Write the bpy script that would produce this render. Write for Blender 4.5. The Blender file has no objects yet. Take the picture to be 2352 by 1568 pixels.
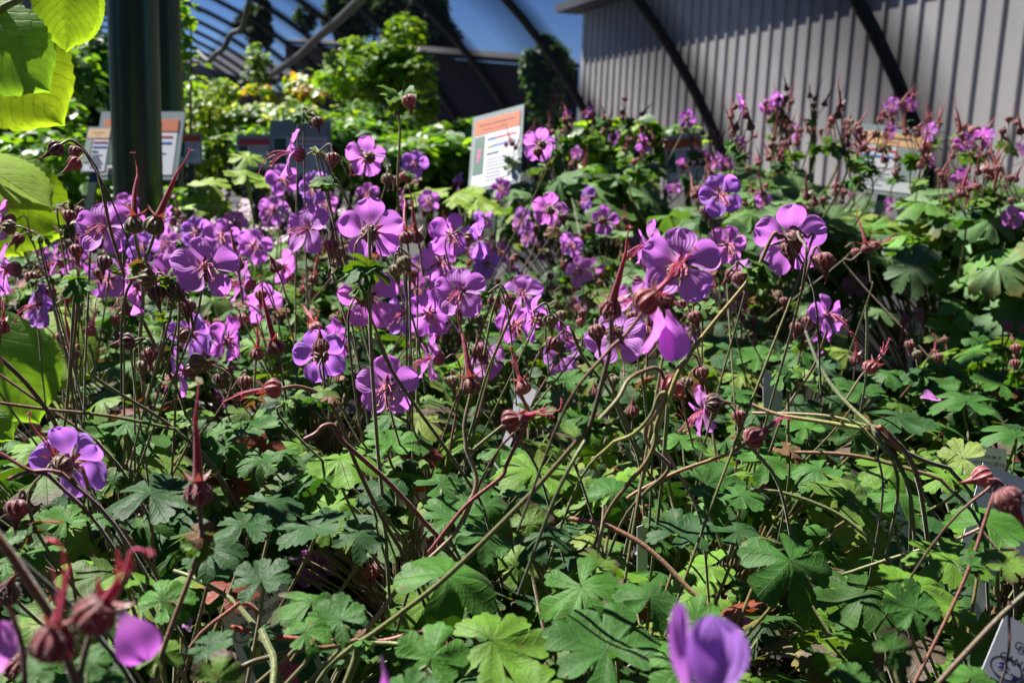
import bpy, math, random
import numpy as np
from mathutils import Matrix, Vector
RG = np.random.default_rng(7)
random.seed(7)
sc = bpy.context.scene
COL = sc.collection
# ------------------------------------------------------------------ camera
CAM = np.array([0, 0, 0.60])
F0 = 2352.0
TH, RO = math.radians(10.7), 0.039
FW = np.array([0, math.cos(TH), -math.sin(TH)])
R0 = np.array([1.0, 0, 0]); U0 = np.cross(R0, FW)
RT = R0 * math.cos(RO) + U0 * math.sin(RO)
UP = np.cross(RT, FW)
def at(px, py, d):
    "a point of the photo (2352 wide) at depth d metres"
    return CAM + d * (FW + (px - 1176) / F0 * RT + (784 - py) / F0 * UP)
def proj(P):
    v = np.asarray(P) - CAM; d = v @ FW
    return 1176 + F0 * (v @ RT) / d, 784 - F0 * (v @ UP) / d, d
def camdir(yaw, pitch):
    y, p = math.radians(yaw), math.radians(pitch)
    v = math.sin(y) * math.cos(p) * RT + math.sin(p) * UP - math.cos(y) * math.cos(p) * FW
    return v / np.linalg.norm(v)
def atz(px, py, z, dmax=9):
    v = FW + (px - 1176) / F0 * RT + (784 - py) / F0 * UP
    return min((z - CAM[2]) / v[2] if v[2] < 0 else dmax, dmax)
cd = bpy.data.cameras.new('camera'); cam = bpy.data.objects.new('camera', cd); COL.objects.link(cam)
cam.matrix_world = Matrix(((RT[0], UP[0], -FW[0], CAM[0]), (RT[1], UP[1], -FW[1], CAM[1]), (RT[2], UP[2], -FW[2], CAM[2]), (0, 0, 0, 1)))
cd.sensor_width = 23.5; cd.lens = 23.5; cd.clip_start = 0.02; cd.clip_end = 500
cd.dof.use_dof = True; cd.dof.focus_distance = 0.52; cd.dof.aperture_fstop = 11.0
sc.camera = cam
# ------------------------------------------------------------------ light
SUN_EL, SUN_AZ = 55, -60      # azimuth from +Y, negative = to the left
w = bpy.data.worlds.new('World'); sc.world = w; w.use_nodes = True
nt = w.node_tree; bg = nt.nodes['Background']
sky = nt.nodes.new('ShaderNodeTexSky'); sky.sky_type = 'NISHITA'; sky.sun_disc = False
sky.sun_elevation = math.radians(SUN_EL); sky.sun_rotation = math.radians(SUN_AZ); sky.altitude = 3200; sky.air_density = 1.0; sky.dust_density = 0.0; sky.ozone_density = 6.0
hs = nt.nodes.new('ShaderNodeHueSaturation'); hs.inputs['Saturation'].default_value = 1.15; hs.inputs['Hue'].default_value = .513; nt.links.new(sky.outputs[0], hs.inputs['Color']); nt.links.new(hs.outputs[0], bg.inputs[0]); bg.inputs[1].default_value = 0.042
ld = bpy.data.lights.new('sun', 'SUN'); ld.energy = 5.0; ld.angle = math.radians(0.5); ld.color = (1, .96, .9)
lo = bpy.data.objects.new('sun', ld); COL.objects.link(lo)
e, a_ = math.radians(SUN_EL), math.radians(SUN_AZ)
SUN = np.array([math.sin(a_) * math.cos(e), math.cos(a_) * math.cos(e), math.sin(e)])
lo.rotation_euler = Vector(SUN).to_track_quat('Z', 'Y').to_euler(); lo.location = (0, 0, 8)
sc.view_settings.view_transform = 'Standard'; sc.view_settings.look = 'None'
sc.view_settings.exposure = 1.42; sc.view_settings.gamma = 1
sc.cycles.max_bounces = 10; sc.cycles.transparent_max_bounces = 16; sc.cycles.transmission_bounces = 6
# ------------------------------------------------------------------ materials
def mat(name):
    m = bpy.data.materials.new(name); m.use_nodes = True; n = m.node_tree; n.nodes.clear()
    out = n.nodes.new('ShaderNodeOutputMaterial'); return m, n, out
def nd(n, t, **k):
    x = n.nodes.new(t)
    for a, b in k.items():
        if a.startswith('i_'):
            key = a[2:]
            x.inputs[int(key) if key.isdigit() else key.replace('_', ' ')].default_value = b
        else: setattr(x, a, b)
    return x
def math_(n, op, a, b=None, c=None, clamp=False):
    x = n.nodes.new('ShaderNodeMath'); x.operation = op; x.use_clamp = clamp
    for i, v in enumerate((a, b, c)):
        if v is None: continue
        if isinstance(v, (int, float)): x.inputs[i].default_value = v
        else: n.links.new(v, x.inputs[i])
    return x.outputs[0]
def mixc(n, fac, a, b, mode='MIX'):
    x = n.nodes.new('ShaderNodeMix'); x.data_type = 'RGBA'; x.blend_type = mode
    for i, v in ((0, fac), (6, a), (7, b)):
        if isinstance(v, (int, float)): x.inputs[i].default_value = v
        elif isinstance(v, tuple): x.inputs[i].default_value = v + (1,) if len(v) == 3 else v
        else: n.links.new(v, x.inputs[i])
    return x.outputs[2]
def simple(name, col, rough=.6, noise=0, scale=20, metal=0, spec=.5, bump=0, bscale=60, coord='Object'):
    m, n, out = mat(name); p = nd(n, 'ShaderNodeBsdfPrincipled'); n.links.new(p.outputs[0], out.inputs[0])
    p.inputs['Roughness'].default_value = rough; p.inputs['Metallic'].default_value = metal; p.inputs['Specular IOR Level'].default_value = spec
    tc = nd(n, 'ShaderNodeTexCoord')
    if noise:
        t = nd(n, 'ShaderNodeTexNoise'); t.inputs['Scale'].default_value = scale; t.inputs['Detail'].default_value = 5; n.links.new(tc.outputs[coord], t.inputs[0])
        f = math_(n, 'MULTIPLY_ADD', t.outputs[0], 2 * noise, 1 - noise)
        n.links.new(mixc(n, 1.0, tuple(col), f, 'MULTIPLY'), p.inputs[0])
    else: p.inputs[0].default_value = tuple(col) + (1,)
    if bump:
        t = nd(n, 'ShaderNodeTexNoise'); t.inputs['Scale'].default_value = bscale; t.inputs['Detail'].default_value = 6; n.links.new(tc.outputs[coord], t.inputs[0])
        b = nd(n, 'ShaderNodeBump'); b.inputs['Strength'].default_value = bump; b.inputs['Distance'].default_value = .002; n.links.new(t.outputs[0], b.inputs['Height']); n.links.new(b.outputs[0], p.inputs['Normal'])
    return m
def leafmat(name, kind='palm', trans=.3, rough=.5, spec=.5, veincol=(.30, .38, .14), bumpd=.0009, sb=.25):
    """tint attribute = the leaf's own colour; UV.x = distance from the lobe's midvein (0..1), UV.y = distance from the petiole"""
    m, n, out = mat(name)
    at_ = nd(n, 'ShaderNodeAttribute', attribute_name='tint'); uv = nd(n, 'ShaderNodeUVMap'); tc = nd(n, 'ShaderNodeTexCoord')
    sp = nd(n, 'ShaderNodeSeparateXYZ'); n.links.new(uv.outputs[0], sp.inputs[0]); U, V = sp.outputs[0], sp.outputs[1]
    if kind == 'palm':
        d = math_(n, 'MULTIPLY', U, V)
        main = math_(n, 'SUBTRACT', 1, math_(n, 'DIVIDE', d, .015), clamp=True)
        ph = math_(n, 'MULTIPLY', math_(n, 'SUBTRACT', V, math_(n, 'MULTIPLY', U, .28)), 30)
    else:
        main = math_(n, 'SUBTRACT', 1, math_(n, 'DIVIDE', U, .022), clamp=True)
        ph = math_(n, 'MULTIPLY', math_(n, 'SUBTRACT', V, math_(n, 'MULTIPLY', U, .42)), 52)
    side = math_(n, 'POWER', math_(n, 'MULTIPLY_ADD', math_(n, 'SINE', ph), .5, .5), 12)
    n1 = nd(n, 'ShaderNodeTexNoise'); n1.inputs['Scale'].default_value = 90; n1.inputs['Detail'].default_value = 4; n.links.new(tc.outputs['Object'], n1.inputs[0])
    n2 = nd(n, 'ShaderNodeTexNoise'); n2.inputs['Scale'].default_value = 900; n2.inputs['Detail'].default_value = 3; n.links.new(tc.outputs['Object'], n2.inputs[0])
    f = math_(n, 'MULTIPLY_ADD', n1.outputs[0], .9, .55); f = math_(n, 'MULTIPLY', f, math_(n, 'MULTIPLY_ADD', n2.outputs[0], .5, .75))
    c = mixc(n, 1.0, at_.outputs[0], f, 'MULTIPLY')
    c = mixc(n, math_(n, 'MULTIPLY', main, .55), c, mixc(n, .6, c, veincol))
    c = mixc(n, math_(n, 'MULTIPLY', side, .12), c, mixc(n, .5, c, veincol))
    n3 = nd(n, 'ShaderNodeTexNoise'); n3.inputs['Scale'].default_value = 230; n3.inputs['Detail'].default_value = 1; n.links.new(tc.outputs['Object'], n3.inputs[0])
    c = mixc(n, math_(n, 'MULTIPLY', math_(n, 'GREATER_THAN', n3.outputs[0], .735), .6), c, (.13, .08, .03))
    p = nd(n, 'ShaderNodeBsdfPrincipled'); p.inputs['Roughness'].default_value = rough; p.inputs['Specular IOR Level'].default_value = spec
    n.links.new(c, p.inputs[0])
    p.inputs['Sheen Weight'].default_value = .03
    h = math_(n, 'ADD', math_(n, 'MULTIPLY', math_(n, 'ADD', main, math_(n, 'MULTIPLY', side, sb)), -1.0), math_(n, 'MULTIPLY', math_(n, 'ADD', n1.outputs[0], math_(n, 'MULTIPLY', n2.outputs[0], .25)), .9))
    b = nd(n, 'ShaderNodeBump'); b.inputs['Strength'].default_value = .8; b.inputs['Distance'].default_value = bumpd; n.links.new(h, b.inputs['Height']); n.links.new(b.outputs[0], p.inputs['Normal'])
    tr = nd(n, 'ShaderNodeBsdfTranslucent')
    c2 = mixc(n, 1.0, mixc(n, math_(n, 'MULTIPLY', math_(n, 'ADD', main, side), .35), c, (.02, .05, .01)), (2.6, 2.4, .7), 'MULTIPLY'); n.links.new(c2, tr.inputs[0])
    mx = nd(n, 'ShaderNodeMixShader', i_0=trans); n.links.new(p.outputs[0], mx.inputs[1]); n.links.new(tr.outputs[0], mx.inputs[2]); n.links.new(mx.outputs[0], out.inputs[0])
    return m
M = {}
M['leaf'] = leafmat('geranium_leaf', spec=.22, rough=.56, trans=.22, sb=.12)
M['lime'] = leafmat('lime_leaf', kind='pinn', trans=.38, rough=.52, spec=.35, bumpd=.0007, sb=.25)
M['bgleaf'] = leafmat('shrub_leaf', kind='pinn', trans=.38, rough=.38, spec=.55)
def petalmat():
    m, n, out = mat('petal')
    at_ = nd(n, 'ShaderNodeAttribute', attribute_name='tint'); uv = nd(n, 'ShaderNodeUVMap'); sp = nd(n, 'ShaderNodeSeparateXYZ'); n.links.new(uv.outputs[0], sp.inputs[0])
    U, V = sp.outputs[0], sp.outputs[1]; tc = nd(n, 'ShaderNodeTexCoord')
    nz = nd(n, 'ShaderNodeTexNoise'); nz.inputs['Scale'].default_value = 260; nz.inputs['Detail'].default_value = 3; n.links.new(tc.outputs['Object'], nz.inputs[0])
    v = math_(n, 'POWER', math_(n, 'MULTIPLY_ADD', math_(n, 'SINE', math_(n, 'ADD', math_(n, 'MULTIPLY', U, 26), math_(n, 'MULTIPLY', nz.outputs[0], 2.2))), .5, .5), 3)
    fade = math_(n, 'SUBTRACT', 1, V, clamp=True)
    c = mixc(n, math_(n, 'MULTIPLY', v, math_(n, 'MULTIPLY_ADD', fade, .42, .05)), at_.outputs[0], (.22, .03, .36))
    c = mixc(n, math_(n, 'MULTIPLY_ADD', nz.outputs[0], .35, -.05, clamp=True), c, (.60, .30, .80))
    base = math_(n, 'POWER', fade, 5)
    c = mixc(n, math_(n, 'MULTIPLY', base, .75), c, (.85, .50, .68))
    p = nd(n, 'ShaderNodeBsdfPrincipled'); p.inputs['Roughness'].default_value = .55; p.inputs['Specular IOR Level'].default_value = .3; p.inputs['Sheen Weight'].default_value = .15
    n.links.new(c, p.inputs[0]); b = nd(n, 'ShaderNodeBump'); b.inputs['Strength'].default_value = .5; b.inputs['Distance'].default_value = .0004
    n.links.new(math_(n, 'ADD', v, math_(n, 'MULTIPLY', nz.outputs[0], 1.6)), b.inputs['Height']); n.links.new(b.outputs[0], p.inputs['Normal'])
    tr = nd(n, 'ShaderNodeBsdfTranslucent'); n.links.new(mixc(n, 1.0, c, (1.3, 1.05, 1.25), 'MULTIPLY'), tr.inputs[0])
    mx = nd(n, 'ShaderNodeMixShader', i_0=.5); n.links.new(p.outputs[0], mx.inputs[1]); n.links.new(tr.outputs[0], mx.inputs[2]); n.links.new(mx.outputs[0], out.inputs[0])
    return m
M['petal'] = petalmat()
def calyxmat():
    m, n, out = mat('calyx')
    at_ = nd(n, 'ShaderNodeAttribute', attribute_name='tint'); uv = nd(n, 'ShaderNodeUVMap'); sp = nd(n, 'ShaderNodeSeparateXYZ'); n.links.new(uv.outputs[0], sp.inputs[0])
    s = math_(n, 'MULTIPLY_ADD', math_(n, 'SINE', math_(n, 'MULTIPLY', sp.outputs[0], 2 * math.pi * 10)), .5, .5); s = math_(n, 'POWER', s, 2.2)
    tc = nd(n, 'ShaderNodeTexCoord'); nz = nd(n, 'ShaderNodeTexNoise'); nz.inputs['Scale'].default_value = 400; n.links.new(tc.outputs['Object'], nz.inputs[0])
    c = mixc(n, math_(n, 'MULTIPLY', s, .7), at_.outputs[0], (.29, .13, .10)); c = mixc(n, 1.0, c, math_(n, 'MULTIPLY_ADD', nz.outputs[0], .9, .55), 'MULTIPLY')
    p = nd(n, 'ShaderNodeBsdfPrincipled'); p.inputs['Roughness'].default_value = .48; p.inputs['Sheen Weight'].default_value = .3; p.inputs['Specular IOR Level'].default_value = .5
    n.links.new(c, p.inputs[0]); b = nd(n, 'ShaderNodeBump'); b.inputs['Strength'].default_value = .7; b.inputs['Distance'].default_value = .0006
    n.links.new(math_(n, 'ADD', s, math_(n, 'MULTIPLY', nz.outputs[0], .8)), b.inputs['Height']); n.links.new(b.outputs[0], p.inputs['Normal'])
    tr = nd(n, 'ShaderNodeBsdfTranslucent'); n.links.new(mixc(n, 1.0, c, (2.2, 1.3, 1.0), 'MULTIPLY'), tr.inputs[0])
    mx = nd(n, 'ShaderNodeMixShader', i_0=.22); n.links.new(p.outputs[0], mx.inputs[1]); n.links.new(tr.outputs[0], mx.inputs[2]); n.links.new(mx.outputs[0], out.inputs[0])
    return m
M['calyx'] = calyxmat()
def stemmat():
    m, n, out = mat('stem')
    at_ = nd(n, 'ShaderNodeAttribute', attribute_name='tint'); tc = nd(n, 'ShaderNodeTexCoord'); nz = nd(n, 'ShaderNodeTexNoise'); nz.inputs['Scale'].default_value = 700; nz.inputs['Detail'].default_value = 4; n.links.new(tc.outputs['Object'], nz.inputs[0])
    p = nd(n, 'ShaderNodeBsdfPrincipled'); p.inputs['Roughness'].default_value = .45; p.inputs['Sheen Weight'].default_value = .4; p.inputs['Specular IOR Level'].default_value = .45
    n.links.new(mixc(n, 1.0, at_.outputs[0], math_(n, 'MULTIPLY_ADD', nz.outputs[0], 1.1, .45), 'MULTIPLY'), p.inputs[0])
    b = nd(n, 'ShaderNodeBump'); b.inputs['Strength'].default_value = .6; b.inputs['Distance'].default_value = .0004; n.links.new(nz.outputs[0], b.inputs['Height']); n.links.new(b.outputs[0], p.inputs['Normal'])
    tr = nd(n, 'ShaderNodeBsdfTranslucent'); n.links.new(at_.outputs[0], tr.inputs[0])
    mx = nd(n, 'ShaderNodeMixShader', i_0=.15); n.links.new(p.outputs[0], mx.inputs[1]); n.links.new(tr.outputs[0], mx.inputs[2]); n.links.new(mx.outputs[0], out.inputs[0])
    return m
M['stem'] = stemmat()
M['bark'] = simple('bark', (.10, .075, .055), .9, .5, 60, bump=.6)
M['pot'] = simple('black_plastic', (.012, .012, .013), .32, .3, 40)
M['steel'] = simple('galvanised_steel', (.075, .11, .07), .30, .35, 8, metal=.9, bump=.1)  # green cast puts reflected foliage into the steel's colour
M['hoop'] = simple('dark_painted_steel', (.018, .018, .016), .55, .3, 10, bump=.2)
M['card'] = simple('white_card', (.56, .58, .62), .45, .06, 30)
M['text'] = simple('black_print', (.02, .02, .025), .5)
M['orange'] = simple('orange_print', (.46, .085, .006), .6, .1, 40)
M['tan'] = simple('faded_orange_print', (.66, .42, .20), .6, .1, 40)
M['redp'] = simple('red_print', (.50, .05, .06), .5)
M['bluep'] = simple('blue_print', (.05, .15, .60), .5)
M['navy'] = simple('navy_print', (.02, .03, .28), .5)
M['greenp'] = simple('green_print', (.02, .10, .06), .5, .6, 300)
M['pinkp'] = simple('pink_print', (.62, .05, .30), .5, .3, 300)
M['yellowp'] = simple('yellow_print', (.70, .58, .06), .5, .1, 80)
M['fadedp'] = simple('faded_photo_print', (.20, .27, .24), .6, .3, 60)
M['greyp'] = simple('grey_print', (.30, .32, .38), .6)
M['sleeve'] = simple('plastic_sleeve', (.26, .31, .31), .25, .2, 30)
M['panel'] = simple('ribbed_metal_siding', (.38, .365, .355), .5, .18, 1.6, bump=.1)
M['roof'] = simple('roof_metal', (.11, .11, .115), .5, .1, 3)
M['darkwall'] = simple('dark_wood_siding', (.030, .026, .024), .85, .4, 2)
M['greywall'] = simple('grey_siding', (.12, .125, .13), .8, .3, 2)
M['whitewood'] = simple('weathered_white_paint', (.42, .43, .45), .7, .2, 5)
M['hose'] = simple('grey_tubing', (.055, .055, .05), .6, .2, 20)
def soilmat(name, base, light, sc_):
    m, n, out = mat(name); p = nd(n, 'ShaderNodeBsdfPrincipled'); n.links.new(p.outputs[0], out.inputs[0]); tc = nd(n, 'ShaderNodeTexCoord')
    v = nd(n, 'ShaderNodeTexVoronoi'); v.inputs['Scale'].default_value = sc_; n.links.new(tc.outputs['Object'], v.inputs[0])
    z = nd(n, 'ShaderNodeTexNoise'); z.inputs['Scale'].default_value = sc_ * .6; z.inputs['Detail'].default_value = 8; n.links.new(tc.outputs['Object'], z.inputs[0])
    sp = nd(n, 'ShaderNodeSeparateColor'); n.links.new(v.outputs['Color'], sp.inputs[0])
    sel = math_(n, 'GREATER_THAN', sp.outputs[0], .93)
    c = mixc(n, sel, mixc(n, z.outputs[0], tuple(x * .4 for x in base), tuple(x * 1.8 for x in base)), light)
    n.links.new(c, p.inputs[0]); p.inputs['Roughness'].default_value = .7
    b = nd(n, 'ShaderNodeBump'); b.inputs['Strength'].default_value = 1; b.inputs['Distance'].default_value = .4 / sc_ ; n.links.new(math_(n, 'ADD', z.outputs[0], math_(n, 'MULTIPLY', v.outputs[0], -.8)), b.inputs['Height']); n.links.new(b.outputs[0], p.inputs['Normal'])
    return m
M['soil'] = soilmat('potting_soil', (.022, .014, .010), (.50, .44, .36), 260)
M['gravel'] = soilmat('ground_gravel', (.05, .047, .044), (.16, .15, .14), 60)
def clothmat(nm='shade_cloth', dens=.40):
    m, n, out = mat(nm); tc = nd(n, 'ShaderNodeTexCoord'); uv = nd(n, 'ShaderNodeUVMap')
    nz = nd(n, 'ShaderNodeTexNoise'); nz.inputs['Scale'].default_value = 1.3; nz.inputs['Detail'].default_value = 3; n.links.new(tc.outputs['Object'], nz.inputs[0])
    wv = nd(n, 'ShaderNodeTexWave'); wv.inputs['Scale'].default_value = 55; n.links.new(uv.outputs[0], wv.inputs[0])
    sp = nd(n, 'ShaderNodeSeparateXYZ'); n.links.new(uv.outputs[0], sp.inputs[0])
    fr = math_(n, 'FRACT', sp.outputs[0])
    lap = math_(n, 'ADD', math_(n, 'SUBTRACT', 1, math_(n, 'DIVIDE', fr, .50), clamp=True), math_(n, 'SUBTRACT', 1, math_(n, 'DIVIDE', math_(n, 'SUBTRACT', 1, fr), .16), clamp=True)); lap = math_(n, 'POWER', lap, .8)      # the cloth lies double beside each hoop
    t = math_(n, 'SUBTRACT', math_(n, 'MULTIPLY_ADD', nz.outputs[0], .30, dens), math_(n, 'MULTIPLY', lap, .42))
    t = math_(n, 'MULTIPLY_ADD', wv.outputs[0], .06, t, clamp=True)
    tr = nd(n, 'ShaderNodeBsdfTransparent'); df = nd(n, 'ShaderNodeBsdfDiffuse'); df.inputs[0].default_value = (.022, .028, .045, 1)
    mx = nd(n, 'ShaderNodeMixShader'); n.links.new(t, mx.inputs[0]); n.links.new(df.outputs[0], mx.inputs[1]); n.links.new(tr.outputs[0], mx.inputs[2]); n.links.new(mx.outputs[0], out.inputs[0])
    return m
M['cloth'] = clothmat(); M['cloth3'] = clothmat('thin_shade_cloth', .58); M['cloth2'] = clothmat('dense_shade_cloth', .12)  # same cloth, differing only in how much shows through
M['wpetal'] = simple('white_pink_petal', (.60, .46, .52), .6, .2, 90, spec=.2)
# ------------------------------------------------------------------ mesh builder
def arr(x): return np.asarray(x, float)
class MB:
    def __init__(s): s.V = []; s.F = []; s.UV = []; s.C = []; s.MI = []; s.n = 0; s.mats = []
    def add(s, V, F, UV=None, col=(1, 1, 1), m=0):
        V = arr(V); F = np.asarray(F, int)
        if F.ndim == 1: F = F[None]
        s.V.append(V); s.F.append(F + s.n); s.n += len(V)
        if UV is None: UV = np.zeros((F.size, 2))
        s.UV.append(UV); c = arr(col); s.C.append(np.broadcast_to(c, (len(V), 3)) if c.ndim == 1 else c); s.MI.append(np.full(len(F), m))
    def build(s, name, mats, parent=None, off=None, smooth=True):
        me = bpy.data.meshes.new(name); V = np.concatenate(s.V)
        if off is not None: V = V - arr(off)
        me.vertices.add(len(V)); me.vertices.foreach_set('co', V.astype(np.float32).ravel())
        loops = np.concatenate([f.ravel() for f in s.F]); tot = np.concatenate([np.full(len(f), f.shape[1]) for f in s.F]); st = np.concatenate([[0], np.cumsum(tot)[:-1]])
        me.loops.add(len(loops)); me.loops.foreach_set('vertex_index', loops.astype(np.int32))
        me.polygons.add(len(tot)); me.polygons.foreach_set('loop_start', st.astype(np.int32)); me.polygons.foreach_set('loop_total', tot.astype(np.int32))
        me.polygons.foreach_set('material_index', np.concatenate(s.MI).astype(np.int32)); me.polygons.foreach_set('use_smooth', np.full(len(tot), smooth))
        me.update(calc_edges=True)
        uv = me.uv_layers.new(name='UVMap'); uv.data.foreach_set('uv', np.concatenate(s.UV).astype(np.float32).ravel())
        ca = me.color_attributes.new('tint', 'FLOAT_COLOR', 'POINT'); C = np.concatenate(s.C); ca.data.foreach_set('color', np.c_[C, np.ones(len(C))].astype(np.float32).ravel())
        for m in (mats if isinstance(mats, (list, tuple)) else [mats]): me.materials.append(m)
        o = bpy.data.objects.new(name, me); COL.objects.link(o)
        if parent is not None: o.parent = parent
        return o
def grid_faces(nu, nv, wrapu=False):
    "verts indexed [v][u]; nu columns"
    i = np.arange(nu if wrapu else nu - 1); j = np.arange(nv - 1); I, J = np.meshgrid(i, j); I, J = I.ravel(), J.ravel(); I2 = (I + 1) % nu
    return np.stack([J * nu + I, J * nu + I2, (J + 1) * nu + I2, (J + 1) * nu + I], 1)
def frame(n, up=None):
    n = arr(n); n = n / np.linalg.norm(n); u = arr(up if up is not None else (0, 0, 1))
    if abs(n @ u) > .98 * np.linalg.norm(u): u = arr((0, 1, 0.1))
    x = np.cross(u, n); x /= np.linalg.norm(x); y = np.cross(n, x); return np.stack([x, y, n], 1)   # columns
def rotz(a): c, s = math.cos(a), math.sin(a); return np.array([[c, -s, 0], [s, c, 0], [0, 0, 1.]])
def catmull(P, k=6):
    P = arr(P)
    if len(P) < 3: return P[0] + (P[-1] - P[0]) * np.linspace(0, 1, k + 1)[:, None]
    Q = np.vstack([2 * P[0] - P[1], P, 2 * P[-1] - P[-2]]); out = []
    for i in range(1, len(Q) - 2):
        for t in np.linspace(0, 1, k, endpoint=False):
            a, b, c, d = Q[i - 1:i + 3]; out.append(.5 * ((2 * b) + (-a + c) * t + (2 * a - 5 * b + 4 * c - d) * t * t + (-a + 3 * b - 3 * c + d) * t ** 3))
    out.append(P[-1]); return arr(out)
def tube(mb, P, r0, r1=None, col=(1, 1, 1), col1=None, ns=7, k=5, m=0, cap=False):
    P = catmull(P, k); n = len(P); T = np.gradient(P, axis=0); T /= np.linalg.norm(T, axis=1)[:, None] + 1e-12
    r1 = r0 if r1 is None else r1; rr = np.linspace(r0, r1, n); ref = arr((.31, .2, .93)); V = []; th = np.linspace(0, 2 * math.pi, ns, endpoint=False)
    N = np.cross(T[0], ref); 
    for i in range(n):
        N = N - T[i] * (N @ T[i]); N /= np.linalg.norm(N) + 1e-12; B = np.cross(T[i], N)
        V.append(P[i] + rr[i] * (np.cos(th)[:, None] * N + np.sin(th)[:, None] * B))
    V = np.concatenate(V); c0 = arr(col); c1 = c0 if col1 is None else arr(col1); t = np.repeat(np.linspace(0, 1, n), ns)[:, None]
    mb.add(V, grid_faces(ns, n, True), None, c0 * (1 - t) + c1 * t, m)
    if cap: mb.add(V[-ns:], [list(range(ns))], None, c1, m); mb.add(V[:ns], [list(range(ns))[::-1]], None, c0, m)
def box(mb, c, s, Rm=None, col=(1, 1, 1), m=0):
    V = arr([[x, y, z] for x in (-.5, .5) for y in (-.5, .5) for z in (-.5, .5)]) * arr(s)
    if Rm is not None: V = V @ Rm.T
    mb.add(V + arr(c), [[0, 1, 3, 2], [4, 6, 7, 5], [0, 4, 5, 1], [2, 3, 7, 6], [0, 2, 6, 4], [1, 5, 7, 3]], None, col, m)
def tag(o, label=None, cat=None, group=None, kind=None):
    for k, v in (('label', label), ('category', cat), ('group', group), ('kind', kind)):
        if v: o[k] = v
    return o
def empty(name, loc, rz=0):
    o = bpy.data.objects.new(name, None); COL.objects.link(o); o.location = loc; o.rotation_euler = (0, 0, rz); o.empty_display_size = .05; return o
# ------------------------------------------------------------------ leaf templates
def palm_leaf(nl, na, nr, rg, cleft=.42, teeth=.13, droop=.25, fold=.05, wild=.13, span=165):
    """a geranium leaf of radius 1 in the xy plane, petiole at the origin, +z = upper face"""
    cols = []; dth = 2 * math.radians(span) / nl
    for k in range(nl):
        c = -math.radians(span) + dth * (k + .5); side = abs(k - (nl - 1) / 2) / ((nl - 1) / 2)
        L = 1 - .16 * side ** 2 + rg.normal() * .04; tilt = rg.normal() * wild; cl = cleft + rg.normal() * .05; curl = droop * (1 + .5 * rg.normal())
        tw = rg.normal() * .12
        for t in np.linspace(-1, 1, na):
            a = abs(t); env = L * (1 - .20 * a ** 2)
            tt = env * (1 - teeth * (1 - abs(math.cos(1.5 * math.pi * t + tw))) ** 1.6 * (1 if a < .8 else .4))
            q = max(0, (a - .84) / .16); re = tt * (1 - q ** 1.8) + cl * q ** 1.8
            cols.append((c + t * dth / 2 * .97, re, a, tilt, curl, t))
    n = len(cols); V = []; UV = []
    rs = np.concatenate([[0.015], np.linspace(.12, 1, nr - 1)])
    ph = rg.uniform(0, 6.28, 4)
    for s in rs:
        for th, re, a, tilt, curl, t in cols:
            r = s * re
            z = -curl * r ** 2.2 + tilt * max(0, r - .25) + fold * r * (a - .4) * (1 if r > .1 else 0) * min(1, (r) * 1.5)
            z += .035 * math.sin(5 * r * math.cos(th) + ph[0]) + .035 * math.sin(6 * r * math.sin(th) + ph[1]) + .02 * r * math.sin(9 * th + ph[2])
            z += .07 * math.cos(min(r, .5) * math.pi) * .5
            V.append((r * math.cos(th), r * math.sin(th), z)); UV.append((a, r))
    V = arr(V); UV = arr(UV); Fc = grid_faces(n, nr)
    return V, Fc, UV[Fc.ravel()]
LEAF_HI = [palm_leaf(n, 15, 10, RG, droop=d, cleft=c) for n, d, c in ((7, .15, .42), (7, .3, .40), (5, .2, .40), (7, .45, .46), (5, .4, .38), (7, .1, .50), (7, .3, .46), (5, .28, .44))]
LEAF_DOME = [palm_leaf(5, 17, 12, RG, droop=.55, cleft=.62, wild=.06, fold=.04, teeth=.10), palm_leaf(7, 15, 12, RG, droop=.75, cleft=.55, wild=.1, teeth=.14)]
LEAF_LO = [palm_leaf(n, 9, 5, RG, droop=d, cleft=c) for n, d, c in ((5, .15, .42), (7, .3, .42), (5, .25, .38), (7, .45, .48), (5, .45, .42), (7, .15, .48))]
def put_leaf(mb, tmpl, pos, nrm, ang, size, col, edge=None, m=0):
    V, Fc, UV = tmpl; Rm = frame(nrm) @ rotz(ang); C = np.broadcast_to(arr(col), (len(V), 3))
    if edge is not None:
        r = np.clip((np.hypot(V[:, 0], V[:, 1]) - .6) / .35, 0, 1)[:, None]; C = C * (1 - r) + arr(edge) * r
    mb.add(V * size @ Rm.T + arr(pos), Fc, UV, C, m); return Rm
def small_leaf_template(shape='oval', fold=.12, droop=.15):
    V = []; UV = []; nv = 7; nu = 5
    for j in range(nv):
        v = j / (nv - 1)
        wd = {'oval': .42 * math.sin(math.pi * min(1, v * .96 + .04)) ** .8, 'round': .55 * math.sin(math.pi * min(1, v * .9 + .08)) ** .6, 'long': .22 * math.sin(math.pi * min(1, v + .02)) ** .9}[shape]
        for i in range(nu):
            u = -1 + 2 * i / (nu - 1); V.append((u * wd, v, fold * abs(u) * wd * 2 - droop * v * v)); UV.append((abs(u) * wd * 2, v))
    V = arr(V); Fc = grid_faces(nu, nv); return V, Fc, arr(UV)[Fc.ravel()]
SL = {k: small_leaf_template(k) for k in ('oval', 'round', 'long')}
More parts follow.
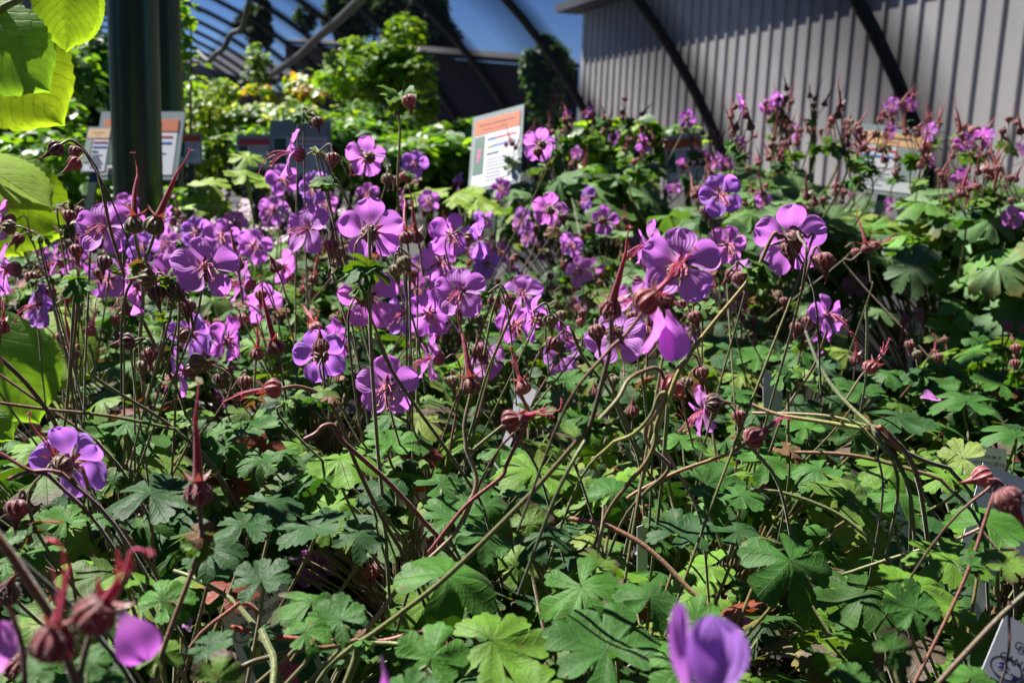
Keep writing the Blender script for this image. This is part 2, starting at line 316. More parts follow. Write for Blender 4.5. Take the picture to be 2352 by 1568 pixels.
def lime_template(rg):
    "a big heart-shaped toothed linden leaf of length 1, base at origin along +y"
    nv, nu = 26, 17; V = []; UV = []
    for j in range(nv):
        v = j / (nv - 1)
        wd = .50 * (max(0, math.sin(math.pi * (.10 + .90 * v) ** .80)) ** .62) * (1 if v < .82 else 1)
        if v > .8: wd = wd * (1 - ((v - .8) / .2)) ** .5 * .55 + .015 * (1 - v) * 5 + wd * .45 * (1 - (v - .8) / .2)
        wd += (.018 if j % 2 else -.006) * (1 if .05 < v < .95 else 0)
        for i in range(nu):
            u = -1 + 2 * i / (nu - 1); back = -.16 * math.exp(-v * 9) * (math.sin(abs(u) * math.pi * .9))
            z = .10 * abs(u) - .25 * (v - .4) ** 2 - .12 * u * u + .003 * math.sin((v - .42 * abs(u)) * 52) * (abs(u) > .05) + .012 * math.sin(7 * v + 3 * u)
            V.append((u * wd, v * 1.0 + back + (.06 * math.exp(-v * 6) * -abs(u)), z)); UV.append((abs(u), v))
    V = arr(V); Fc = grid_faces(nu, nv); return V, Fc, arr(UV)[Fc.ravel()]
LIME = lime_template(RG)
# ------------------------------------------------------------------ flower, calyx, bud meshes (shared by their copies)
PURPLE = [(.70, .26, .85), (.66, .23, .84), (.74, .29, .86), (.52, .22, .86), (.78, .25, .80)]
def petals_mesh(rg, open_=1.0, n=5, L=.0150, miss=(), pink=0):
    mb = MB(); base = arr(PURPLE[rg.integers(5)]); base = base * (1 - pink) + arr((.62, .07, .42)) * pink
    for k in range(n):
        if k in miss: continue
        nu, nv = 11, 12; V = []; UV = []
        ll = L * rg.uniform(.92, 1.08); W = ll * rg.uniform(.84, 1.02); lift = rg.normal() * .12 + (1 - open_) * 1.2; tw = rg.normal() * .2; ph = rg.uniform(0, 6.28, 3); cup = rg.uniform(.05, .30); rec = rg.uniform(-.1, .45)
        notch = rg.uniform(0, .06)
        for j in range(nv):
            v = j / (nv - 1); s = min(1, v / .62); wv = .16 + .84 * (s * s * (3 - 2 * s))
            if v > .62: wv *= max(0.0, 1 - ((v - .62) / .385) ** 2.3) ** .5
            for i in range(nu):
                u = -1 + 2 * i / (nu - 1); x = u * wv * W / 2; y = ll * (v * (1 - notch * math.exp(-(u * 3) ** 2) * v)) 
                ruf = .055 * math.sin(5.5 * u + ph[0]) * v ** 2 + .035 * math.sin(9 * u + ph[1]) * v ** 4 + .03 * math.sin(8 * v + ph[2])
                z = ll * (cup * u * u * wv * .5 + ruf + .25 * v * (1 - v) - rec * v ** 2.5 * .5 + tw * u * wv * v * .5)
                a = lift; y2 = y * math.cos(a) - z * math.sin(a); z2 = y * math.sin(a) + z * math.cos(a)
                V.append((x, y2 + .0016, z2)); UV.append((u, v))
        A = rotz(2 * math.pi * k / 5 + rg.normal() * .07); V = arr(V) @ A.T; V[:, 2] += .0004 * (k % 2)
        Fc = grid_faces(nu, nv); mb.add(V, Fc, arr(UV)[Fc.ravel()], base * rg.uniform(.90, 1.06))
    return mb
def bulb(mb, rg, L=.0095, Rb=.0045, mouth=.5, col=(.13, .035, .03), z0=0, beak=0, ns=40, m=0):
    """ribbed inflated calyx from z0 down to z0-L (stem end at the bottom)"""
    prof = [(0, .20), (.05, .50), (.14, .80), (.28, .97), (.42, 1.0), (.56, .92), (.70, .76), (.82, .58), (.92, mouth), (1.0, mouth * .75)]
    V = []; UV = []; th = np.linspace(0, 2 * math.pi, ns, endpoint=False); n = len(prof)
    for t, r in prof:
        rr = Rb * r * (1 + .085 * np.sin(10 * th) * min(1, r * 1.3)); V += [(a * math.cos(b), a * math.sin(b), z0 - L * (1 - t)) for a, b in zip(rr, th)]
    Fc = grid_faces(ns, n, True); U = np.repeat(np.linspace(0, 1, ns, endpoint=False)[None], n, 0).ravel(); uvv = np.stack([U, np.repeat([p[0] for p in prof], ns)], 1)
    uvl = uvv[Fc.ravel()].reshape(-1, 4, 2); w_ = (uvl[:, :, 0].max(1) - uvl[:, :, 0].min(1)) > .5; uvl[w_, :, 0] = np.where(uvl[w_, :, 0] < .5, uvl[w_, :, 0] + 1, uvl[w_, :, 0])
    jit = arr(col) * rg.uniform(.8, 1.2); mb.add(V, Fc, uvl.reshape(-1, 2), jit, m)
    return jit
def hairs(mb, rg, L, Rb, n=90, z0=0, m=0, hl=.0013):
    for _ in range(n):
        t = rg.uniform(.05, .95); th = rg.uniform(0, 6.283); r = Rb * math.sin(math.pi * min(1, t * .8 + .12)) ; p = arr((r * math.cos(th), r * math.sin(th), z0 - L * (1 - t)))
        d = arr((math.cos(th), math.sin(th), rg.normal() * .4)); s = arr((-math.sin(th), math.cos(th), 0)) * .00005; l = hl * rg.uniform(.6, 1.2)
        mb.add([p - s, p + s, p + d * l + s * .3, p + d * l - s * .3], [[0, 1, 2, 3]], None, (.62, .56, .52), m)
def sepal_tips(mb, rg, z0, r, col, out=.6, L=.0035, m=0):
    for k in range(5):
        th = 2 * math.pi * k / 5 + .3; d = arr((math.cos(th), math.sin(th), 0)); s = arr((-math.sin(th), math.cos(th), 0))
        b = d * r + arr((0, 0, z0 - .0008)); tp = b + d * L * out + arr((0, 0, L * (1 - out * .3))); md = (b + tp) / 2 + d * .0004
        mb.add([b - s * .0014, b + s * .0014, md + s * .0008, tp, tp, md - s * .0008], [[0, 1, 2, 5]], None, col, m)
        mb.add([md - s * .0008, md + s * .0008, tp + s * .0001, tp - s * .0001], [[0, 1, 2, 3]], None, col, m)
PINK = (.62, .06, .22)
def stamens_mesh(rg, n=9, L=.013, bend=(0, -1, 0), white=.3, style=True, m=0, mb=None, z0=0, spread=.35, anth=True):
    mb = mb or MB(); bend = arr(bend)
    for k in range(n):
        th = rg.uniform(0, 6.28); l = L * rg.uniform(.75, 1.1); s = arr((math.cos(th), math.sin(th), 0)); e = z0
        P = [arr((0, 0, e)) + s * .0009, arr((0, 0, e + l * .4)) + s * l * spread * .35 + bend * l * .08, arr((0, 0, e + l * .75)) + s * l * spread * .7 + bend * l * .3, arr((0, 0, e + l * .95)) + s * l * spread + bend * l * .6]
        c0 = arr((.85, .55, .62)) * white + arr(PINK) * (1 - white); tube(mb, P, .00030, .00016, c0, PINK, ns=4, k=3, m=m)
        if anth and k % 2 == 0: blob(mb, P[-1], .00075, (.62, .40, .05) if k % 4 == 0 else (.35, .10, .04), m)
    if style:
        l = L * 1.55; d = rg.normal(size=2) * .1
        P = [arr((0, 0, z0)), arr((0, 0, z0 + l * .4)) + bend * l * .1, arr((0, 0, z0 + l * .75)) + bend * l * .4, arr((d[0] * l, d[1] * l, z0 + l * .85)) + bend * l * .65]
        tube(mb, P, .00042, .00026, (.55, .05, .14), (.60, .06, .2), ns=5, k=4, m=m)
        for k in range(5):
            th = k * 1.2566; s = arr((math.cos(th), math.sin(th), .3)) * .0013; tube(mb, [P[-1], P[-1] + s * .6, P[-1] + s + arr((0, 0, -.0003))], .00022, .00016, (.7, .15, .25), ns=4, k=2, m=m)
    return mb
def blob(mb, p, r, col, m=0):
    V = []; 
    for zz, q in ((-.9, .35), (-.4, .9), (.4, .9), (.9, .35)):
        V += [(r * q * math.cos(a), r * q * math.sin(a), r * zz) for a in np.linspace(0, 6.283, 6, endpoint=False)]
    V = arr(V) + arr(p); mb.add(V, grid_faces(6, 4, True), None, col, m); mb.add(V[-6:], [list(range(6))], None, col, m)
def nolink(o): COL.objects.unlink(o); return o.data
FLOWERS = []   # (petals, calyx, stamens) meshes
for i in range(14):
    pk = (0, 0, 0, 0, 0, 0, 0, .45, .45, .12, .2, 0, .1, 0)[i]
    pm = nolink(petals_mesh(RG, open_=(1.0, .97, 1.0, .9, 1.04, .95, .72, .85, 1, .88, 1.06, .92, .8, 1.1)[i], miss={7: (2,), 12: (3,)}.get(i, ()), pink=pk).build('flower', M['petal']))
    mb = MB(); c = bulb(mb, RG, mouth=.34, z0=.0004, col=((.13, .045, .03), (.11, .03, .03), (.15, .075, .03))[i % 3]); sepal_tips(mb, RG, .0004, .0014, c, out=1.5); hairs(mb, RG, .0095, .0045, 70)
    cm = nolink(mb.build('calyx', M['calyx']))
    sm = nolink(stamens_mesh(RG, 10, bend=(.25 * (i % 3 - 1), -1, 0), white=(.15, .5, .3)[i % 3]).build('stamens', M['stem']))
    FLOWERS.append((pm, cm, sm))
WHITE_FL = []
for i in range(2):
    mb = petals_mesh(RG, n=5, L=.011); me = mb
    me.C = [np.full_like(c, .62) * arr((1, .82, .9)) for c in me.C]
    WHITE_FL.append(nolink(me.build('white_blossom', M['wpetal'])))
BUDS = {}
def bud_mesh(kind, i):
    mb = MB(); col = {'r': (.17, .022, .035), 'd': (.055, .014, .018), 'g': (.085, .10, .022), 'p': (.30, .07, .085), 's': (.14, .03, .025)}[kind[0]]
    L, Rb = .0088, .0044
    c = bulb(mb, RG, L=L, Rb=Rb, mouth=.40 if kind[1] == 'b' else .30, z0=L / 2, col=col); hairs(mb, RG, L, Rb, 150, z0=L / 2)
    z = L / 2
    if kind[1] == 'b':      # closed bud: neck and forked tip
        tube(mb, [(0, 0, z - .0012), (0, 0, z + .0006), (.0002, 0, z + .0024), (.0006, 0, z + .0042)], .0019, .0004, c, (.25, .05, .04), ns=8, k=3)
        tube(mb, [(.0005, 0, z + .0036), (.0016, .0002, z + .0054)], .00035, .00015, (.25, .06, .05), ns=4); tube(mb, [(.0005, 0, z + .0036), (-.0004, .0004, z + .0058)], .00035, .00015, (.25, .06, .05), ns=4)
    elif kind[1] == 'k':    # seed head with a long beak
        tube(mb, [(0, 0, z - .001), (0, 0, z + .004), (.0005, 0, z + .012), (.002, 0, z + .020)], .0019, .0006, (.16, .045, .03), (.40, .02, .10), ns=8, k=4)
        tube(mb, [(.002, 0, z + .020), (.002, .001, z + .026), (.0004, .001, z + .031)], .0005, .00025, (.42, .03, .09), ns=5, k=3); sepal_tips(mb, RG, z, .0015, (.20, .05, .05), out=1.2, L=.005)
        for k in range(5):
            s = arr((math.cos(k * 1.257), math.sin(k * 1.257), .4)) * .0014; tube(mb, [arr((.0004, .001, z + .031)), arr((.0004, .001, z + .031)) + s], .00025, .00015, (.5, .08, .14), ns=4, k=2)
    elif kind[1] == 'f':    # faded: filaments stick out
        stamens_mesh(RG, 7, L=.014, bend=(.35, .1, 0), white=.55 if kind[0] == 'p' else .05, mb=mb, z0=z - .001, spread=.16, anth=False); sepal_tips(mb, RG, z, .0016, c, out=.9, L=.004)
    return nolink(mb.build('bud', M['calyx'] if kind[1] == 'b' else [M['calyx']]))
for c in 'rdgps':
    for k in 'bkf':
        if (c, k) in (('g', 'f'), ('d', 'f')): continue
        BUDS[c + k] = [bud_mesh(c + k, i) for i in range(2)]
# ------------------------------------------------------------------ plants
Z_SOIL, Z_CAN = .27, .435
class Plant:
    def __init__(s, name, x, y, label, cat='geranium', group=None, z0=.27):
        s.loc = arr((x, y, z0)); s.e = empty(name, s.loc); tag(s.e, label, cat, group); s.fol = MB(); s.pet = MB(); s.crown = arr((x, y, z0 + .004)); s.nfl = 0
    def obj(s, name, data, pos, Rm, sc_=1, parent=None):
        o = bpy.data.objects.new(name, data); COL.objects.link(o); o.parent = parent or s.e
        if parent is None:
            m = Matrix([[*(Rm[i] * sc_), (arr(pos) - s.loc)[i]] for i in range(3)] + [[0, 0, 0, 1]]); o.matrix_local = m
        return o
    def mesh(s, mb, name, m): return mb.build(name, m, s.e, s.loc)
PROT = []     # (px,py,r,depth): leave the view of these free
def blocked(p, rr):
    x, y, d = proj(p)
    if d < .30: return True
    pr = rr * F0 / d
    for a, b, r, dd in PROT:
        if d < dd and math.hypot(x - a, y - b) < r + pr * .75: return True
    return False
LG = [(.046, .142, .015), (.034, .112, .016), (.088, .195, .014), (.020, .070, .016), (.090, .170, .022)]
RED = (.13, .035, .03); GREENST = (.16, .19, .045); REDST = (.21, .062, .042); BRST = (.15, .115, .042); PALE = (.34, .22, .15); DKST = (.07, .085, .03)
NAMES = [
 (-.13, .40, 'geranium at the lower left, blurred pink buds and dark seed head nearest the camera'),
 (.055, .40, 'geranium at the bottom centre with broad domed green leaves and a forked pink stem'),
 (.215, .42, 'geranium beside the nearest white name tag, its blurred pink buds at the right edge'),
 (-.235, .60, 'geranium at the left edge carrying a five petalled flower low over dark leaves'),
 (-.045, .61, 'geranium with the single upright pale stem and leafy collar under a purple flower'),
 (.135, .61, 'geranium holding the big flower with pink stamens right of centre'),
 (.325, .63, 'geranium over the picture tag with the magenta flower, leaves tinged bronze'),
 (-.36, .83, 'geranium with nodding brown buds in front of the metal post'),
 (-.16, .82, 'geranium with the crowd of open purple flowers left of the pale upright stem'),
 (.04, .82, 'geranium in the middle, one seed beak rising above its small purple flowers'),
 (.24, .83, 'geranium bearing the purple flower seen from behind with a bud hung before it'),
 (.44, .85, 'low leafy geranium before the dark gap at the right, one fallen petal on it'),
 (-.50, 1.10, 'geranium behind the nodding buds at the left edge, near the lime green leaves'),
 (-.27, 1.08, 'geranium with shaded purple flowers just right of the metal post foot'),
 (-.05, 1.08, 'geranium under the tall stalk of two nodding buds topped by small leaves'),
 (.17, 1.08, 'geranium with scattered small purple flowers below the orange headed sign'),
 (-.40, 1.40, 'geranium behind the metal post, mostly leaves with few purple flowers'),
 (-.12, 1.38, 'geranium with dark backlit purple flowers in front of the bright shrubs'),
 (.12, 1.40, 'geranium at the foot of the orange headed sign with pink purple blooms'),
]
PL = [Plant('geranium_plant', x, y, l, group='purple geraniums in nursery pots') for x, y, l in NAMES]
def near(p, d=None):
    return min(PL, key=lambda q: math.hypot(q.loc[0] - p[0], q.loc[1] - p[1] - .03))
def rootpath(p, P):
    "from p down into the crown of plant P"
    c = P.crown + arr((RG.uniform(-.02, .02), RG.uniform(-.02, .02), 0)); m = (arr(p) + c) / 2; h = c - arr(p); m = m + arr((h[0], h[1], 0)) * .18 + arr((RG.normal() * .006, RG.normal() * .006, 0))
    return [m, c]
# ---- hero flowers: px, py, diameter px, yaw (0 = faces camera, 90 = faces right), pitch, mesh
FL = [(241,523,128,-8,12,0),(290,474,60,10,5,1),(328,567,72,10,0,2),(128,603,80,-60,0,3),(168,598,70,40,-5,8),(8,505,95,-75,0,4),(14,620,120,-80,-5,0),
 (315,660,135,-84,-12,3),(470,617,150,25,22,1),(450,531,72,5,5,2),(409,567,64,0,0,4),(509,542,80,8,0,5),(583,564,82,30,10,0),(436,765,125,150,15,2),(418,855,120,-78,-10,1),(512,905,70,-70,-20,6),
 (709,526,120,-35,10,0),(650,612,82,70,-15,3),(853,531,145,178,18,1),(845,683,145,170,5,4),(1037,540,100,10,-12,5),(1097,545,105,78,-5,2),(1058,672,118,-15,8,0),(735,815,122,200,5,2),
 (889,888,138,5,10,1),(991,822,112,-70,5,3),(1114,828,95,160,-30,4),(1227,733,110,-120,5,5),(1262,482,80,190,10,3),(1201,507,64,-50,0,1),(1308,561,58,30,10,0),(1350,455,56,-60,0,2),
 (1388,507,66,150,0,8),(1332,621,72,-30,0,4),(1562,606,172,-5,8,0),(1494,560,110,-75,5,3),(1655,447,102,-10,5,2),(1672,562,95,10,0,4),(1818,550,160,176,10,0),(1964,654,60,-35,5,1),(1900,724,100,25,5,5),
 (1414,775,140,165,-25,1),(1456,690,90,-30,20,3),(160,1060,176,172,12,2),(18,1182,60,-100,0,3),(668,352,118,-76,8,4),(842,362,95,215,10,1),(951,377,66,5,0,2),(845,447,58,0,0,4),
 (650,412,72,10,0,5),(628,482,66,0,0,0),(722,430,78,-10,0,2),(748,466,60,20,0,4),(985,462,52,0,0,1),(1240,333,78,200,12,0),(1151,431,46,0,0,8),(1055,418,42,-70,0,8),(1579,274,40,170,0,8),(1304,272,42,60,0,7),
 (1547,430,36,0,0,1),(2134,305,46,-60,0,8),(2130,366,38,20,0,7),(1828,301,40,60,0,8),(760,985,60,-110,-20,6),(828,952,62,30,60,6),(1384,941,62,-60,-10,7),(1616,944,118,-84,-8,3),(1190,965,70,-30,-10,4),
 (669,1515,140,160,25,1),(726,1302,96,5,10,4),(1083,735,55,-40,0,1),(1118,604,70,20,0,2),(1152,580,52,-30,0,8),(1690,683,62,-20,-10,4),(1579,767,55,10,0,1),(1500,745,80,-10,-20,3),(1180,640,44,0,0,8),
 (960,610,50,10,0,2),(1000,585,46,-40,0,8),(1035,760,44,20,0,1),(540,512,60,0,0,4),(1250,575,44,40,0,8),(1330,700,50,-20,0,1),(1460,560,46,20,0,8),(1215,545,50,-50,0,1),(95,590,58,-20,0,4),
 (1560,375,30,0,0,8),(2030,405,34,20,0,7),(1700,330,30,0,0,8),(2210,405,34,-40,0,8),(2345,345,34,-60,0,7),(1945,440,34,0,0,7),(2045,470,36,30,0,4),(1640,500,44,-20,0,4)]
MBIG = []
def add_flower(px, py, dm, yaw, pitch, k, depth=None, stem=True, sc_=1.0, P=None, roll=None):
    d = depth or max(.26, .0315 * F0 / dm); p = at(px, py, d); n = camdir(yaw, pitch)
    P = P or near(p); Rm = frame(n, UP) @ rotz(RG.uniform(-.35, .35) if roll is None else roll); o = P.obj('flower', FLOWERS[k][0], p, Rm, sc_); P.nfl += 1
    for nm, me in (('calyx', FLOWERS[k][1]), ('stamens', FLOWERS[k][2])):
        c = bpy.data.objects.new(nm, me); COL.objects.link(c); c.parent = o
    if stem:
        b = p - n * .0088 * sc_; s = RG.uniform(-1, 1); back = b - n * .007 + UP * .0025
        node = back - n * .008 - arr((0, 0, .022)) + RT * .004 * s
        mb = MB(); blob(mb, node, .0011, (.22, .09, .06)); tube(mb, [b, back, node] + rootpath(node, P), .0005, .00075, (.15, .06, .045), GREENST if RG.random() < .75 else REDST, ns=7, k=5); P.mesh(mb, 'flower_stem', M['stem'])
        if RG.random() < .6: bracts(P, node)
        if RG.random() < .5:
            q = node + RT * RG.uniform(-.012, .012) + arr((0, 0, RG.uniform(.004, .014))); add_bud_at(P, q, camdir(RG.uniform(-40, 40), -75), random.choice(['rb', 'db', 'rb', 'gb']), node)
    return p
def bracts(P, p, n=3, s=.006):
    mb = MB()
    for i in range(n): put_leaf(mb, LEAF_LO[i % 6], p + arr(RG.normal(size=3)) * .002, arr((RG.normal() * .5, RG.normal() * .5 - .2, 1)), RG.uniform(0, 6.28), s * RG.uniform(.7, 1.5), LG[RG.integers(5)] if s > .0065 or RG.random() < .8 else (.16, .08, .04))
    P.mesh(mb, 'bract', M['leaf'])
def add_bud_at(P, p, d, kind, node=None, sc_=1.0, r=.0006):
    d = arr(d) / np.linalg.norm(d); Rm = frame(d, UP) @ rotz(RG.uniform(0, 6.28)); me = random.choice(BUDS[kind]); P.obj('bud', me, p, Rm, sc_)
    if node is not None:
        b = arr(p) - d * .0043 * sc_; mb = MB(); mid = b - d * .005 * sc_
        if d[2] < -.3: mid = mid + arr((0, 0, .001)) + (arr(node) - b) * .25
        tube(mb, [b, mid, arr(node)], r, r * 1.2, (.17, .06, .045), BRST, ns=6, k=5); P.mesh(mb, 'pedicel', M['stem'])
for t in FL:
    if t[1] < 780 and 60 > t[2]: pass
    PROT.append((t[0], t[1], t[2] * .42, max(.26, .0315 * F0 / t[2])))
# ---- hero buds: px, py, diameter px, angle of the tip in the picture (deg, 90 = up), kind, stem ('n' none, else auto)
BD = [(127,342,38,215,'db',0),(172,350,30,250,'rb',0),(170,376,34,225,'pb',0),(309,515,44,95,'gk',0),(355,516,48,66,'gk',0),(158,497,30,270,'rb',1),(184,486,26,240,'rb',1),(131,484,22,170,'rb',1),
 (176,547,30,270,'rb',1),(176,577,34,275,'rb',1),(19,522,34,180,'gb',1),(40,549,28,215,'rb',1),(228,628,28,275,'rb',1),(71,639,30,270,'rb',1),(96,660,26,270,'rb',1),(113,672,30,265,'pb',1),(154,683,28,270,'pb',1),
 (361,676,42,275,'db',1),(405,671,42,315,'db',1),(336,640,44,180,'gb',2),(545,608,30,100,'rk',1),(632,612,30,110,'rb',1),(207,757,30,70,'pf',1),(291,784,38,190,'db',1),(344,816,38,280,'rb',1),(165,812,32,100,'sk',1),(130,816,24,270,'rb',1),(5,750,34,80,'rf',1),
 (761,566,34,270,'rb',1),(934,543,34,100,'rk',1),(958,545,30,100,'sk',1),(929,605,36,300,'gb',1),(910,622,34,280,'gb',1),(945,633,30,290,'rb',1),(1137,694,32,275,'rb',1),(1168,690,34,285,'rb',1),
 (764,366,32,270,'rb',1),(713,272,26,280,'db',1),(730,282,28,280,'db',1),(812,387,22,250,'rb',1),(902,229,24,150,'pb',3),(912,240,26,260,'rb',3),(940,233,32,285,'pb',3),(928,407,24,310,'pb',1),(910,415,22,250,'rb',1),
 (737,792,38,95,'rb',1),(633,797,42,104,'sk',1),(590,812,32,85,'rf',1),(556,733,28,250,'pb',1),(576,735,26,270,'gb',1),(505,870,30,275,'db',1),(455,832,42,0,'gb',2),(507,560,1,0,'rb',9),(724,752,32,118,'pf',1),(720,640,24,80,'rk',1),
 (625,892,46,185,'pf',4),(1081,885,46,98,'sk',4),(1176,965,50,20,'rf',4),(1200,888,38,108,'pf',4),(1256,915,34,45,'df',9),(1403,708,52,78,'rk',4),(1487,689,64,42,'pf',4),(455,1131,64,92,'rk',4),(1733,1003,50,30,'rf',4),
 (1816,575,46,278,'rb',1),(1530,885,44,240,'pb',4),(1554,893,40,300,'pb',4),(1265,738,36,275,'gb',1),(1288,727,30,275,'gb',1),(1268,789,32,235,'rb',1),(1597,730,34,285,'rb',1),(1488,763,38,90,'pb',1),(1466,787,30,90,'rb',1),
 (1678,632,30,230,'rb',1),(1700,640,36,290,'rb',1),(1641,925,44,0,'db',2),(1610,858,38,280,'rb',1),(1453,942,30,90,'rb',1),(1577,880,30,250,'gb',1),(1796,876,26,235,'rb',1),(1826,874,30,330,'rb',1),(1966,824,26,90,'rf',1),(2000,842,34,40,'pf',1),
 (1854,738,26,265,'rb',1),(1800,693,22,270,'rb',1),(1990,570,26,95,'rk',1),(2010,563,22,20,'pf',1),(1965,580,20,270,'pb',1),(855,1313,36,275,'pb',1),(832,1327,32,280,'pb',1),(2254,1095,50,200,'pb',4),(2316,1150,66,300,'rb',4),(2319,1372,26,95,'rb',4),
 (222,1408,96,50,'rf',4),(122,1473,98,80,'rf',4),(40,1530,60,60,'rb',4),(15,1360,60,60,'db',4),(140,1060,50,130,'sf',2),(1130,700,1,0,'rb',9),(1100,800,30,100,'rb',1),(250,1025,1,0,'rb',9),(46,1175,26,10,'rb',1),(830,735,28,280,'db',1),(1565,700,26,270,'rb',1)]
ROOTNODES = {}
def add_bud(px, py, dm, ang, kind, mode, P=None):
    if mode == 9 or kind not in BUDS: return
    d = .0090 * F0 / dm; p = at(px, py, d); a = math.radians(ang); t = math.cos(a) * RT + math.sin(a) * UP + RG.normal() * .25 * FW; t /= np.linalg.norm(t)
    P = P or near(p); PROT.append((px, py, dm * .5, d))
    if mode == 1:
        if t[2] < .2: node = p - t * .012 + arr((0, 0, -.002)) + RT * RG.choice([-1, 1]) * .009; node = node + arr((0, 0, -.004))
        else: node = p - t * .022 + arr((0, 0, -.006))
        add_bud_at(P, p, t, kind, node); mb = MB(); tube(mb, [node + (node - p) * 0] + [node + arr((0, 0, -.012))] + rootpath(node + arr((0, 0, -.012)), P), .00055, .00075, BRST, GREENST if RG.random() < .7 else REDST, ns=6, k=5); P.mesh(mb, 'flower_stem', M['stem'])
        if RG.random() < .5: bracts(P, node)
    else: add_bud_at(P, p, t, kind, None)
    return p
for t in BD:
    add_bud(*t)
for t in FL: add_flower(*t)
for (x, y, dm, yw, pt, k) in [(95,700,105,-40,0,9),(380,640,110,20,10,10),(560,650,100,-60,5,3),(600,700,95,40,-10,12),(250,640,90,10,5,11),(930,720,100,-20,5,9),(1010,600,95,30,0,13),(520,780,105,60,-5,10),(60,760,90,-80,0,5),(1180,745,95,15,0,12),(1290,820,90,-30,5,11)]:
    PROT.append((x, y, dm * .4, .0315 * F0 / dm)); add_flower(x, y, dm, yw, pt, k)
for _ in range(18):
    x, y = RG.uniform(-20, 1480), RG.uniform(430, 800); dm = 58 + (y - 430) * .13 + RG.normal() * 8
    if all(math.hypot(x - q[0], y - q[1]) > q[2] * .8 for q in PROT): add_flower(x, y, dm, RG.uniform(-85, 85) if RG.random() < .75 else RG.uniform(140, 220), RG.uniform(-20, 30), int(RG.integers(14)), depth=.034 * F0 / dm)
